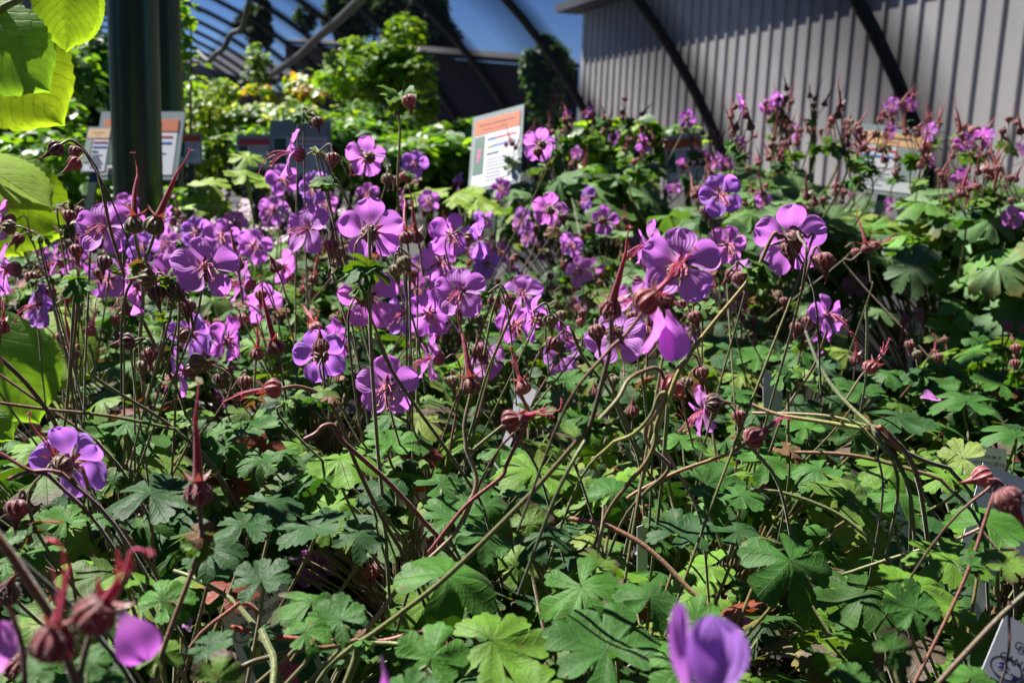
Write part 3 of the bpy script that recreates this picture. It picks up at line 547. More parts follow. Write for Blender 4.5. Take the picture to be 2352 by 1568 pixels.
# ---- hero stems traced as space curves: points px,py ; depth start,end ; radii mm ; colours
ST = [
 ([(138,333),(163,323),(190,342),(211,371),(222,390),(234,430),(252,521),(271,585),(293,653),(330,740),(385,850)],.52,.60,.8,1.3,REDST,BRST),
 ([(172,338),(190,345),(208,372)],.52,.52,.6,.6,REDST,REDST),
 ([(309,535),(316,570),(325,606),(327,640),(328,700),(322,790),(330,900)],.50,.60,1.0,1.3,GREENST,BRST),([(355,538),(342,575),(326,606)],.50,.50,1.0,1.0,GREENST,GREENST),
 ([(849,520),(849,580),(850,621),(850,716),(853,813),(858,897),(867,1025),(875,1106),(883,1187),(890,1300)],.47,.50,1.0,1.15,PALE,GREENST),
 ([(739,352),(764,406),(777,418),(810,483),(870,560),(930,690)],.60,.68,.7,1.2,BRST,GREENST),
 ([(914,250),(919,300),(914,393),(914,445),(918,520),(925,600)],.75,.80,1.0,1.3,(.30,.30,.07),GREENST),
 ([(647,892),(682,887),(726,900),(750,917),(772,949),(799,1014),(812,1052),(845,1125),(886,1204),(925,1270),(950,1330)],.45,.50,1.0,1.3,(.30,.11,.09),BRST),
 ([(699,1009),(726,995),(742,979),(764,976),(778,1000),(791,1017),(831,1052),(886,1101),(940,1158),(980,1204),(1000,1225)],.43,.45,1.2,1.3,REDST,(.30,.07,.06)),
 ([(1081,905),(1067,971),(1069,1010),(1073,1038),(1094,1093),(1089,1130),(1081,1147),(1056,1206),(1021,1250),(926,1338),(870,1410),(835,1455)],.45,.43,1.0,1.3,BRST,PALE),
 ([(1076,1043),(1102,1020),(1149,982),(1158,975)],.45,.45,1.0,.9,GREENST,BRST),
 ([(1196,905),(1215,945),(1224,954),(1202,987),(1164,1066),(1151,1095),(1075,1156),(1018,1224)],.44,.44,.9,1.1,(.24,.06,.06),(.27,.06,.06)),
 ([(1256,925),(1240,945),(1224,954)],.44,.44,.7,.8,BRST,REDST),([(1190,975),(1205,962),(1224,954)],.44,.44,.6,.8,REDST,REDST),
 ([(1403,725),(1403,770),(1403,797),(1385,870),(1357,971),(1338,998),(1256,1093),(1205,1148),(1035,1316),(926,1403),(845,1462),(823,1472)],.34,.40,.8,1.4,(.14,.05,.04),GREENST),
 ([(1478,715),(1440,765),(1405,797)],.34,.34,.8,.8,REDST,REDST),
 ([(823,1468),(818,1508),(796,1568),(770,1650)],.40,.40,1.9,1.9,GREENST,BRST),
 ([(823,1468),(760,1485),(682,1492),(628,1506),(574,1522),(500,1560)],.40,.38,1.2,1.4,(.24,.10,.05),DKST),([(828,1468),(870,1475),(905,1477),(940,1482)],.40,.39,1.2,1.0,GREENST,GREENST),
 ([(530,1440),(601,1454),(640,1462),(726,1470),(860,1474),(940,1457),(1008,1441),(1080,1425)],.42,.42,1.5,1.5,(.30,.05,.03),(.22,.08,.05)),
 ([(596,1441),(590,1470),(588,1510)],.40,.40,2.4,2.2,(.30,.33,.06),(.30,.33,.06)),([(600,1450),(595,1441),(591,1408),(572,1387),(550,1384)],.40,.40,1.2,1.1,(.30,.07,.06),(.36,.12,.09)),
 ([(400,1310),(447,1327),(515,1365),(542,1387),(583,1435)],.42,.40,1.0,1.4,GREENST,GREENST),([(600,1445),(615,1480),(630,1520),(625,1600)],.38,.36,1.4,1.6,GREENST,GREENST),
 ([(455,1150),(459,1174),(461,1251),(434,1332),(393,1441),(350,1565),(330,1640)],.33,.33,.9,1.1,(.30,.14,.08),(.22,.12,.05)),
 ([(-70,1150),(8,1251),(55,1320),(108,1400),(130,1450)],.24,.24,1.4,1.4,(.34,.14,.04),(.30,.16,.05)),([(-60,1190),(10,1255),(60,1300),(168,1395),(200,1430)],.26,.27,.9,.9,DKST,DKST),
 ([(210,1450),(190,1520),(175,1620)],.24,.24,.9,1.0,BRST,BRST),([(20,1390),(50,1480),(60,1600)],.24,.24,.7,.8,REDST,REDST),
 ([(1310,1191),(1378,1202),(1419,1218),(1473,1248),(1527,1294),(1581,1351),(1636,1400),(1690,1481),(1717,1535),(1730,1600)],.44,.40,1.3,1.4,(.26,.08,.06),(.24,.20,.06)),
 ([(1389,1159),(1386,1195),(1375,1256)],.43,.43,1.3,1.0,(.45,.33,.24),(.42,.28,.16)),  # pale colours put sunlight into this short stem
 ([(1790,550),(1785,538),(1779,536),(1765,560),(1744,607),(1712,653),(1649,729),(1595,797),(1581,821),(1554,865),(1520,960)],.45,.46,.9,1.4,REDST,(.33,.33,.08)),
 ([(1525,870),(1515,850),(1495,846),(1446,870),(1419,916),(1365,976)],.38,.36,.9,1.0,(.30,.10,.07),GREENST),
 ([(1530,900),(1514,908),(1495,954),(1457,995),(1411,1014)],.39,.42,.9,1.0,GREENST,(.33,.32,.08)),([(1530,905),(1527,922),(1508,976),(1506,1011),(1487,1057),(1449,1103)],.40,.42,1.1,1.2,(.30,.32,.08),(.24,.14,.05)),
 ([(1527,915),(1500,960),(1484,981),(1484,1009),(1500,1033),(1535,1066),(1527,1090),(1487,1125)],.40,.44,1.0,1.1,(.38,.17,.11),BRST),([(1535,927),(1530,990),(1525,1047)],.42,.44,1.1,1.1,GREENST,GREENST),([(1490,960),(1520,1020),(1560,1090)],.46,.46,.9,.9,(.42,.22,.18),(.42,.22,.18)),
 ([(1440,1145),(1465,1128),(1554,1084),(1630,1057),(1676,1041),(1700,1027),(1716,1017)],.45,.45,1.0,1.0,(.30,.14,.06),(.34,.20,.10)),
 ([(1723,927),(1788,952),(1886,968),(1983,984)],.48,.46,1.0,1.3,(.36,.20,.12),(.34,.36,.09)),([(1728,948),(1831,950),(1913,957),(1990,978)],.49,.46,.8,1.0,(.34,.20,.12),GREENST),
 ([(1850,760),(1880,835),(1918,895),(1961,941),(1997,973)],.50,.46,.9,1.1,DKST,GREENST),([(1990,978),(2012,985),(2024,980)],.46,.46,2.2,1.6,(.38,.22,.14),(.34,.12,.08)),
 ([(2010,984),(2048,1019),(2116,1055),(2180,1075)],.46,.48,1.3,1.3,REDST,DKST),([(2002,985),(2008,1005),(2012,1030)],.46,.46,1.0,.7,(.4,.25,.2),(.4,.2,.18)),
 ([(1810,862),(1810,940),(1810,1025)],.52,.52,.9,1.0,(.30,.14,.08),GREENST),([(1804,1038),(1913,1041),(1994,1052),(2116,1085),(2160,1100)],.50,.48,1.1,1.2,(.30,.16,.08),BRST),
 ([(1723,1125),(1804,1133),(1913,1174),(1990,1230)],.48,.47,1.2,1.1,GREENST,GREENST),([(1935,1319),(2049,1281),(2124,1259),(2184,1243),(2251,1213)],.48,.45,.9,.9,GREENST,PALE),
 ([(2268,1102),(2292,1104),(2279,1143),(2233,1286),(2184,1400),(2102,1566),(2080,1620)],.38,.38,.85,.85,(.30,.09,.09),(.24,.12,.06)),([(2316,1130),(2300,1110),(2292,1104)],.38,.38,.8,.8,REDST,REDST),
 ([(2370,1350),(2319,1395),(2265,1449),(2156,1567)],.33,.33,1.1,1.2,DKST,(.16,.09,.05)),([(2319,1380),(2318,1395)],.33,.33,.6,.6,REDST,REDST),
 ([(1779,541),(1798,540),(1812,560)],.45,.45,.7,.7,REDST,REDST),([(0,822),(60,880),(120,960),(135,1000)],.50,.52,1.3,1.4,REDST,BRST),([(0,860),(100,930),(220,1010)],.55,.55,.9,1.0,REDST,BRST),
 ([(0,925),(110,940),(250,955),(400,985)],.52,.54,1.0,1.1,REDST,GREENST),([(170,690),(165,780),(158,880),(152,950)],.52,.54,1.0,1.0,BRST,BRST),
 ([(180,620),(178,700),(170,790)],.50,.52,.8,.9,REDST,BRST),([(205,790),(218,840),(222,870),(360,955),(430,1010)],.52,.55,.9,1.2,GREENST,BRST),
 ([(860,765),(900,850),(960,940),(1010,1010),(1065,1090)],.5,.52,1.0,1.1,GREENST,BRST),
 ([(188,1072),(200,1110),(208,1135),(250,1190),(300,1240)],.39,.42,.9,1.2,(.24,.08,.06),REDST),([(162,1092),(180,1115),(206,1137)],.38,.39,.8,.9,REDST,REDST),([(1185,700),(1150,780),(1118,860),(1090,960)],.55,.6,1.0,1.1,(.28,.26,.07),GREENST),([(1112,815),(1130,720),(1150,660)],.55,.55,.9,.7,GREENST,GREENST),
 ([(1310,750),(1340,820),(1400,900),(1440,990)],.5,.53,1.0,1.1,GREENST,GREENST),([(1470,835),(1480,900),(1490,1000)],.5,.52,.9,1.0,GREENST,GREENST),([(1990,700),(1992,760),(1990,830)],.6,.66,1.0,1.1,GREENST,GREENST),([(1900,760),(1870,840),(1830,900)],.55,.58,.9,1,REDST,PALE),
 ([(20,1100),(60,1085),(110,1080),(140,1085)],.38,.38,.9,.9,REDST,REDST),([(0,1040),(60,1075),(110,1090)],.38,.38,.8,.9,(.3,.03,.05),REDST),
]
for i, (pts, d0, d1, r0, r1, c0, c1) in enumerate(ST):
    n = len(pts); L = np.r_[0, np.cumsum([math.hypot(pts[j + 1][0] - pts[j][0], pts[j + 1][1] - pts[j][1]) for j in range(n - 1)])]; L /= L[-1]
    Q = [at(p[0], p[1], d0 + (d1 - d0) * l) for p, l in zip(pts, L)]; P = near(Q[-1]); mb = MB(); r0 *= .84; r1 *= .82; tube(mb, Q, r0 / 1000, r1 / 1000, c0, c1, ns=9, k=5)
    if pts[-1][1] < 1500 and Q[-1][2] > .33:
        dr = Q[-1] - Q[-2]; dr /= np.linalg.norm(dr); g = Q[-1] + arr((dr[0], dr[1], 0)) * .02 + arr((0, 0, -.02)); h_ = g + arr((dr[0] * .02, abs(dr[1]) * .02 + .012, -.05 if Q[-1][2] > .37 else -.03)); tube(mb, [Q[-1], g, h_], r1 / 1000, r1 / 1300, c1, DKST, ns=6, k=4)
    P.mesh(mb, 'flower_stem', M['stem'])
for (px, py, d, s) in [(849,612,.47,.010),(325,606,.5,.004),(1357,975,.36,.006),(823,1466,.40,.004),(598,1445,.40,.005),(461,1252,.33,.004),(1224,954,.44,.005),(1744,607,.45,.007),(733,420,.6,.008),(920,224,.75,.013),(183,650,.5,.008),(750,917,.45,.004),(1810,1030,.5,.006),(1808,862,.52,.007),(2235,1286,.38,.003)]:
    p = at(px, py, d); bracts(near(p), p, 4, s)
PROT += [(60,860,105,.90),(170,810,60,.95),(30,950,50,.6),(450,1130,30,.33),(850,700,14,.47),(850,1000,14,.48),(1056,1206,12,.45),(1300,1050,14,.38),(1100,1250,14,.39),(800,1020,14,.45),(600,1440,40,.4)]
# ---- hero leaves: px, py, width px, pitch of the normal away from straight up (toward camera +), side tilt, rotation, template, tint index (bright and dark ones paint in sun and shade), edge colour
PUR = (.07, .025, .035)
HL = [(1025,1325,262,20,0,.3,'d0',0,None),(715,1385,180,10,10,1.0,'h3',0,PUR),(1335,1345,215,25,-10,-.6,'h1',0,None),(1490,1378,180,18,10,.8,'h6',1,None),(1395,1490,290,15,0,2.2,'h5',1,None),(1130,1475,260,22,0,.2,'h0',2,None),
 (990,1512,180,40,0,1.4,'h2',0,None),(712,1205,190,5,-8,.5,'h5',3,None),(780,1058,195,8,5,.1,'h2',2,None),(345,1142,230,12,0,1.5,'h0',3,None),(1232,1085,200,12,5,2.4,'h1',2,None),(1200,1140,130,15,-15,.9,'h6',1,None),(1625,1110,200,18,10,-.3,'h5',1,None),
 (1408,1132,140,35,0,.6,'d0',1,None),(1376,1040,112,70,0,1.57,'h2',2,None),(1955,1140,250,15,15,.4,'h1',4,None),(2048,1078,150,15,10,1.9,'h7',2,None),(1812,1290,230,40,0,-1.5,'h4',1,None),(2110,1352,200,8,0,.4,'h2',2,None),(2182,1290,215,10,0,1.7,'h0',2,None),
 (2262,1205,210,20,-15,.9,'h6',0,None),(2100,1395,150,35,0,2.1,'h5',1,None),(1215,1205,120,45,0,.6,'h2',4,PUR),(1375,1290,110,5,20,.3,'h5',4,PUR),(287,970,140,8,0,.7,'h1',1,None),(442,952,115,5,0,2.0,'h2',2,None),(295,832,120,15,0,0.2,'h3',0,None),
 (374,1378,140,30,0,1.1,'h1',0,None),(70,1205,150,15,0,.1,'h6',1,None),(150,1195,120,10,10,1.9,'h5',0,None),(255,1190,100,-10,20,.6,'h1',1,None),(100,1270,110,8,0,2.6,'h7',0,None),(365,1505,115,30,10,2.0,'h4',4,None),(300,1320,150,-15,0,.3,'h4',2,None),
 (560,980,160,6,0,1.3,'h0',1,None),(620,1160,160,12,0,.4,'h6',3,None),(900,1020,150,8,0,1.0,'h5',0,None),(1010,1110,140,10,0,.5,'h1',1,None),(880,1120,130,15,0,2.3,'h7',3,None),(1040,1190,170,8,5,1.1,'h5',1,None),(1110,1240,150,12,-5,.4,'h6',1,None),(600,1060,120,20,0,2.9,'h1',1,None),
 (1150,1040,120,6,0,1.2,'h0',0,None),(1560,1010,130,6,0,1.9,'h1',0,None),(1760,1060,150,15,0,.6,'h6',0,None),(1700,1140,120,8,0,.3,'h2',1,None),(1850,980,110,8,0,1.6,'h5',0,None),(1960,1000,120,60,0,.9,'h2',1,(.12,.08,.02)),(2060,960,160,8,0,.2,'h0',3,None),
 (1980,900,150,4,0,1.2,'h5',1,None),(2130,880,140,8,0,.5,'h0',1,None),(2220,920,170,8,0,1.7,'h1',1,None),(2180,850,120,8,0,.8,'h6',0,None),(2300,880,130,10,0,2.2,'h5',0,None),(2040,860,110,10,0,2.8,'h7',1,None),(2010,850,100,-5,0,.2,'h2',2,None),
 (2060,1150,160,15,0,1.2,'h6',0,None),(2180,1100,130,12,0,1.9,'h0',2,None),(1880,1080,130,10,0,2.7,'h1',1,None),(2300,1290,140,12,0,.1,'h5',4,PUR),(2330,1000,150,10,0,.9,'h1',1,None),(1560,1220,170,10,0,1.2,'h5',3,None),(1690,1220,130,10,0,.2,'h1',3,None),
 (1750,1250,110,12,0,1.1,'h6',4,PUR),(600,1330,150,15,0,2.0,'h5',3,None),(480,1260,160,10,0,.9,'h1',3,None),(560,1210,150,8,0,1.7,'h0',3,None),(820,1240,140,15,0,.8,'h6',3,None),(780,1420,150,20,0,2.6,'h5',1,None),(700,1450,120,20,0,.4,'h1',0,None),
 (1250,1230,150,10,0,2.2,'h3',3,None),(1600,1420,140,20,0,.5,'h5',0,None),(1560,1540,150,30,0,2.0,'h1',0,None),(1950,1560,110,20,0,.2,'h5',1,None),(1690,1590,200,15,0,.3,'h1',2,None),(930,1590,160,15,0,1.4,'h0',1,None),(1230,1590,180,10,0,2.2,'h5',2,None),(10,1290,120,10,0,1.0,'h1',0,None),(480,1480,120,10,0,.7,'h5',3,None),(2230,1560,140,20,0,.7,'h6',0,None),
 (400,870,110,8,0,.7,'h5',0,None),(530,850,100,8,0,1.9,'h1',0,None),(900,960,110,8,0,2.4,'h6',1,None),(1300,870,110,8,0,.4,'h5',1,None),(1390,900,100,8,0,1.4,'h1',0,None),(1560,830,110,10,0,.9,'h6',1,None),(1740,820,120,10,0,2.0,'h5',0,None),(1290,920,120,10,0,2.8,'h0',1,None),(1690,900,120,10,0,.7,'h1',1,None)]
for (px, py, wd, pt, st, rt, tm, ci, ed) in HL:
    zc = Z_CAN if wd > 105 else .425
    d = atz(px, py, zc, 2.0); d = min(max(d, .30), .0255 * 2 * F0 / wd * 1.12); p = at(px, py, d); P = near(p)
    n = arr((math.sin(math.radians(st)) + RG.normal() * .08, -math.sin(math.radians(pt)) - .06, math.cos(math.radians(pt)))); tmpl = {'h': LEAF_HI, 'd': LEAF_DOME}[tm[0]][int(tm[1])]
    mb = MB(); put_leaf(mb, tmpl, p, n, rt + RG.normal() * .2, wd / 2 * d / F0 * 1.06, arr(LG[ci]) * RG.uniform(.88, 1.12), ed); P.mesh(mb, 'leaf', M['leaf'])
    q = p + arr((0, 0, -.012)); tube(P.pet, [p - arr(n) * .001, q] + rootpath(q, P), .0007, .001, GREENST, REDST, ns=5, k=4); PROT.append((px, py, wd * .42, d - .004))
# blurred nearest leaves and petals
for (px, py, wd, d, pt, st, ci, rt, ed) in [(205,1520,110,.27,25,0,1,.3,None),(75,1545,110,.26,20,0,1,1.2,None),(250,1560,90,.27,10,0,1,2.2,None),(2050,1492,112,.30,55,0,1,.5,PUR),(500,1560,140,.30,55,0,4,1.57,PUR)]:
    p = at(px, py, d); P = near(p); mb = MB(); put_leaf(mb, LEAF_HI[2], p, (RG.normal() * .1, -math.sin(math.radians(pt)), math.cos(math.radians(pt))), rt, wd / 2 * d / F0, LG[ci], ed); P.mesh(mb, 'leaf', M['leaf']); tube(P.pet, [p, p - arr((0, 0, .03))] + rootpath(p - arr((0, 0, .03)), P), .0007, .001, GREENST, REDST, ns=5, k=4)
def loose_petal(px, py, L, d, ang, yaw, pitch, pink=0, P=None, wid=1):
    mb = petals_mesh(np.random.default_rng(int(px)), n=1, L=L, pink=pink); me = nolink(mb.build('petal', M['petal'])); n = camdir(yaw, pitch); p = at(px, py, d); P = P or near(p)
    P.obj('petal', me, p, frame(n, UP) @ rotz(math.radians(ang)) @ np.diag([wid, 1, 1.]))
loose_petal(1618,1655,.0160,.182,-12,8,10,wid=.74); loose_petal(1592,1655,.0200,.190,8,-20,10,wid=.22)
loose_petal(1510,690,.0165,.34,195,60,-10,wid=1.0); loose_petal(1530,700,.0170,.34,190,20,-5,wid=.62); loose_petal(268,1385,.0140,.24,205,20,10,pink=.5,wid=.75); loose_petal(2108,915,.012,.60,-90,5,50); loose_petal(0,1560,.012,.24,0,30,0); loose_petal(880,1490,.016,.25,160,60,0,pink=.6,wid=.4)
loose_petal(1760,1440,.012,.56,70,10,50,pink=.3); loose_petal(440,1455,.010,.5,30,10,50)
# ---- canopy fill of every plant
def fill(P, n, rad=.125, zlo=.30, zhi=.425, smin=.014, smax=.030, tints=LG, check=True, red=.028, ps=.0006, tmpls=LEAF_LO):
    for _ in range(n):
        r = rad * math.sqrt(RG.random()); th = RG.uniform(0, 6.283); h = RG.beta(2.2, 1.1); z = zlo + (zhi - zlo) * h * (1 - .35 * (r / rad) ** 3)
        p = arr((P.loc[0] + r * math.cos(th), P.loc[1] + r * math.sin(th), z)); s = RG.uniform(smin, smax)
        if check and blocked(p, s): continue
        tint = arr(tints[RG.integers(len(tints))]) * RG.uniform(.45, 1.25)
        u = RG.random()
        if u < red: tint = arr((.16, .035, .02)) * RG.uniform(.5, 1.4)
        elif u < .10: tint = arr((.14, .20, .03))
        elif u < .13 and red: tint = arr((.09, .065, .045))
        put_leaf(P.fol, tmpls[RG.integers(len(tmpls))] if proj(p)[2] > .62 else LEAF_HI[RG.integers(8)], p, (math.cos(th) * r / rad * .35 + RG.normal() * .36, math.sin(th) * r / rad * .35 + RG.normal() * .36 - .15, 1), RG.uniform(0, 6.28), s, tint, PUR if RG.random() < .07 else (.20, .16, .03) if RG.random() < .07 else None)
        m = (p + P.crown) / 2 + arr((0, 0, .01)) + arr((RG.normal() * .006, RG.normal() * .006, 0)); tube(P.pet, [p, m, P.crown + arr(RG.normal(size=3)) * arr((.02, .02, .002))], ps, ps * 1.5, GREENST, REDST if RG.random() < .6 else GREENST, ns=4, k=3)
for i, P in enumerate(PL):
    y = P.loc[1]; fill(P, 85 if y < .5 else 150 if y < .75 else 230 if y < 1 else 240, zhi=.412 if y < .5 else .438 if y < .75 else .455, smin=.010, smax=.025)
    if y > .7:     # small blooms and bud clusters of the mid distance
        for _ in range(5 if y < 1 else 8):
            r = .13 * math.sqrt(RG.random()); th = RG.uniform(0, 6.28); p = arr((P.loc[0] + r * math.cos(th), y + r * math.sin(th), RG.uniform(.43, .50)))
            x_, y_, d = proj(p)
            if RG.random() < (.15 if y_ > 700 else .3): add_flower(x_, y_, 1, RG.uniform(-70, 70), RG.uniform(-15, 25), int(RG.integers(14)), depth=d, P=P, sc_=RG.uniform(.75, 1))
            else:
                node = p - arr((0, 0, .015))
                for q in range(RG.integers(2, 4)): add_bud_at(P, p + arr(RG.normal(size=3)) * .007, camdir(RG.uniform(-60, 60), RG.choice([-80, -70, 80])), random.choice(['rb', 'pb', 'rb', 'rk', 'gb', 'pf']), node, sc_=.85)
                mb = MB(); tube(mb, [node] + rootpath(node, P), .0007, .0011, REDST, GREENST, ns=5, k=4); P.mesh(mb, 'flower_stem', M['stem']); bracts(P, node, 3, .009)
# ---- tall geraniums at the back right
TALL = [(.30, 1.32, 'tall geranium with brown seed clusters, first at the right of the orange headed sign'), (.53, 1.22, 'tall geranium in front of the small orange sign, pale leaves and nodding buds'), (.76, 1.25, 'tall geranium before the faded orange sign by the sloping pipe'), (.98, 1.30, 'tall geranium at the right edge with broad overhanging leaves'),
        (.14, 1.78, 'tall geranium beyond the small pink purple blooms, right of the tilted sign'), (.42, 1.68, 'tall geranium rising against the ribbed wall with the highest brown seed heads'), (.75, 1.70, 'tall geranium behind the faded orange sign, red brown seed heads'), (1.08, 1.72, 'tall geranium in the far right corner against the ribbed siding')]
TP = []
TG = [(.095, .190, .065), (.075, .165, .050), (.12, .22, .075), (.09, .21, .035)]
for j, (x, y, l) in enumerate(TALL):
    P = Plant('tall_geranium', x, y, l, group='tall geraniums at the back right', z0=.27); TP.append(P)
    hi = .565 if y < 1.5 else .585
    fill(P, 150, rad=.19, zlo=.40, zhi=hi, smin=.026, smax=.050, tints=TG, check=True, red=0, ps=.0011, tmpls=LEAF_LO + LEAF_HI[:4])
    for _ in range(17 if y > 1.5 else 16):
        r = .17 * math.sqrt(RG.random()); th = RG.uniform(0, 6.28); p = arr((x + r * math.cos(th), y + r * math.sin(th), RG.uniform(hi - .02, .64 if y < 1.5 else .70)))
        if RG.random() < .25: p[2] = RG.uniform(.62, .66)
        node = p - arr((0, 0, .03))
        for q in range(RG.integers(3, 6)):
            off = arr((RG.normal() * .009, RG.normal() * .009, RG.normal() * .009)); add_bud_at(P, p + off, arr((RG.normal() * .4, RG.normal() * .4, 1 if RG.random() < .75 else -1)), random.choice(['rk', 'sk', 'pb', 'rb', 'sk', 'rk', 'pb', 'rf']), node, sc_=RG.uniform(.85, 1.15))
        mb = MB(); tube(mb, [node, node - arr((0, 0, .04))] + rootpath(node - arr((0, 0, .04)), P), .0009, .0017, GREENST, (.10, .08, .03), ns=5, k=4); P.mesh(mb, 'flower_stem', M['stem']); bracts(P, node, 3, .014)
        if RG.random() < .26:
            q = p + arr((RG.normal() * .01, -.012, RG.uniform(-.01, .02))); a, b, d = proj(q); add_flower(a, b, 1, RG.uniform(-80, 80), RG.uniform(-20, 20), int(RG.choice([7, 8, 6, 3])), depth=d, P=P, sc_=.8, stem=False)
# ---- white flowered geraniums and lime leaved clumps in the mid distance
WP = []
for j, (px, py, d, l) in enumerate([(470,450,1.75,'white flowered geranium right of the metal post, dark leaves and pale pink blooms'), (590,430,1.85,'white flowered geranium left of the purple side on bloom'), (400,420,2.3,'white flowered geranium below the small orange headed sign'), (30,560,1.5,'dark leaved geranium with white blooms at the left edge behind the lime leaves'), (520,385,2.4,'pale bloomed geranium under the red headed sign')]):
    p = at(px, py, d); P = Plant('white_geranium', p[0], p[1], l, group='white geraniums', z0=.27); WP.append(P)
    P.crown = arr((p[0], p[1], .28)); fill(P, 190, rad=.22, zlo=.30, zhi=.44, smin=.014, smax=.026, tints=[(.07, .15, .05), (.10, .17, .06), (.05, .10, .05), (.12, .08, .05)], check=True)
    for q in range(46):
        r = .21 * math.sqrt(RG.random()); th = RG.uniform(0, 6.28); P.obj('white_blossom', WHITE_FL[q % 2], (p[0] + r * math.cos(th), p[1] + r * math.sin(th), RG.uniform(.42, .48)), frame(camdir(RG.uniform(-60, 60), RG.uniform(0, 60))), RG.uniform(.6, 1))
LM = []
for j, (px, py, d, n, l) in enumerate([(575,405,1.25,3,'yellow green broad leaves standing left of the side on purple flower'), (430,465,1.25,4,'yellow green leaf clump at the foot of the metal post'), (1080,455,1.5,5,'yellow green lobed leaves at the foot of the orange headed sign')]):
    p = at(px, py, d); P = Plant('lime_leaved_plant', p[0], p[1], l, cat='plant', z0=.27); LM.append(P)
    for q in range(n):
        pp = p + arr((RG.normal() * .03, RG.normal() * .03, RG.normal() * .012)); mb = MB(); put_leaf(mb, LEAF_HI[(5, 2, 0, 7)[q % 4]], pp, (RG.normal() * .25, -.3, 1), RG.uniform(0, 6), RG.uniform(.028, .045), (.17, .27, .02)); P.mesh(mb, 'leaf', M['leaf']); tube(P.pet, [pp] + rootpath(pp, P), .0012, .0014, (.25, .35, .05), ns=5)
for P in PL + TP + WP + LM:
    if P.fol.n: P.mesh(P.fol, 'foliage', M['leaf'])
    if P.pet.n: P.mesh(P.pet, 'petioles', M['stem'])
# ------------------------------------------------------------------ pots
def pot_parts():
    mb = MB(); prof = [(.062, 0), (.064, .002), (.078, .17), (.084, .172), (.086, .178), (.086, .200), (.083, .202), (.081, .198), (.078, .17), (.070, .10)]; th = np.linspace(0, 2 * math.pi, 40, endpoint=False)
    V = [(r * math.cos(a), r * math.sin(a), z) for r, z in prof for a in th]; mb.add(V, grid_faces(40, len(prof), True)); pot = nolink(mb.build('plant_pot', M['pot']))
    mb = MB(); V = []; rr = np.linspace(.002, .080, 9)
    for r in rr:
        for a in th: V.append((r * math.cos(a), r * math.sin(a), .180 + .008 * math.sin(r * 90 + a * 2) + RG.normal() * .0015 - (.01 if r > .07 else 0)))
    mb.add(V, grid_faces(40, 9, True)); soil = nolink(mb.build('soil', M['soil'])); return pot, soil
POT, SOIL = pot_parts()
WHERE = {id(P): P.e['label'] for P in PL + TP + WP + LM}
POTW = ['lower left blurred buds', 'broad domed leaves at bottom centre', 'nearest white name tag', 'low five petalled flower at left edge', 'upright pale stem', 'big flower with pink stamens', 'magenta picture tag', 'nodding brown buds before the post', 'crowd of open purple flowers', 'middle seed beak', 'flower seen from behind', 'fallen petal at the right',
        'lime leaves at left edge', 'shaded flowers by the post foot', 'tall two bud stalk', 'small flowers below the orange sign', 'leaves behind the metal post', 'backlit flowers before bright shrubs', 'pink blooms at the orange sign foot',
        'tall geranium next to the orange sign', 'tall geranium at the small orange sign', 'tall geranium by the sloping pipe', 'overhanging leaves at the right edge', 'tall geranium right of the tilted sign', 'highest brown seed heads', 'tall geranium behind the faded sign', 'far right corner geranium',
        'white blooms right of the post', 'white blooms by the side on flower', 'white blooms below the small sign', 'white blooms at the left edge', 'pale blooms under the red sign', 'yellow green leaves left of the side on flower', 'yellow green clump by the post', 'yellow green leaves under the sign']
for P, wd_ in zip(PL + TP + WP + LM, POTW):
    o = bpy.data.objects.new('plant_pot', POT); COL.objects.link(o); o.location = (P.loc[0], P.loc[1], .085); tag(o, 'black plastic pot of the ' + wd_ if wd_.startswith(('tall', 'far', 'yellow')) else 'black plastic pot under the ' + wd_, 'pot', 'black plastic nursery pots')
    s = bpy.data.objects.new('soil', SOIL); COL.objects.link(s); s.parent = o
# black ground bench the pots stand on, extended to keep the gaps dark
mb = MB(); box(mb, (.2, 1.85, .07), (3.6, 3.6, .028)); o = mb.build('ground_fabric', simple('black_weed_fabric', (.010, .010, .010), .95, .3, 30, spec=.1), smooth=False); tag(o, 'black ground bench top under the potted geraniums', 'fabric')
# ------------------------------------------------------------------ name tags
def text_mesh(body, size, font=None):
    c = bpy.data.curves.new('t', 'FONT'); c.body = body; c.size = size; c.align_x = 'CENTER'; c.align_y = 'CENTER'; c.offset = size * .012; o = bpy.data.objects.new('t', c); COL.objects.link(o); bpy.context.view_layer.update()
    me = bpy.data.meshes.new_from_object(o.evaluated_get(bpy.context.evaluated_depsgraph_get())); bpy.data.objects.remove(o); return me
def flat(name, m, parent, V, Fc, z=0):
    mb = MB(); V = arr(V); V = np.c_[V, np.full(len(V), z)] if V.shape[1] == 2 else V; mb.add(V, Fc); return mb.build(name, m, parent, smooth=False)
def rect(name, m, parent, x0, y0, x1, y1, z, th=.0): return flat(name, m, parent, [(x0, y0), (x1, y0), (x1, y1), (x0, y1)], [[0, 1, 2, 3]], z)
def slab(name, m, parent, x0, y0, x1, y1, z0, z1):
    mb = MB(); box(mb, ((x0 + x1) / 2, (y0 + y1) / 2, (z0 + z1) / 2), (x1 - x0, y1 - y0, z1 - z0)); return mb.build(name, m, parent, smooth=False)
def words(body, size, x, y, z, parent, m='text', name='lettering'):
    me = text_mesh(body, size); me.materials.clear(); me.materials.append(M[m]); me.name = name; o = bpy.data.objects.new(name, me); COL.objects.link(o); o.parent = parent; o.location = (x, y, z); return o
def place(e, top, Rm):
    e.matrix_world = Matrix([[*Rm[i], top[i]] for i in range(3)] + [[0, 0, 0, 1]])
def blob_poly(n, f): return [(f(a) * math.cos(a), f(a) * math.sin(a)) for a in np.linspace(0, 2 * math.pi, n, endpoint=False)]
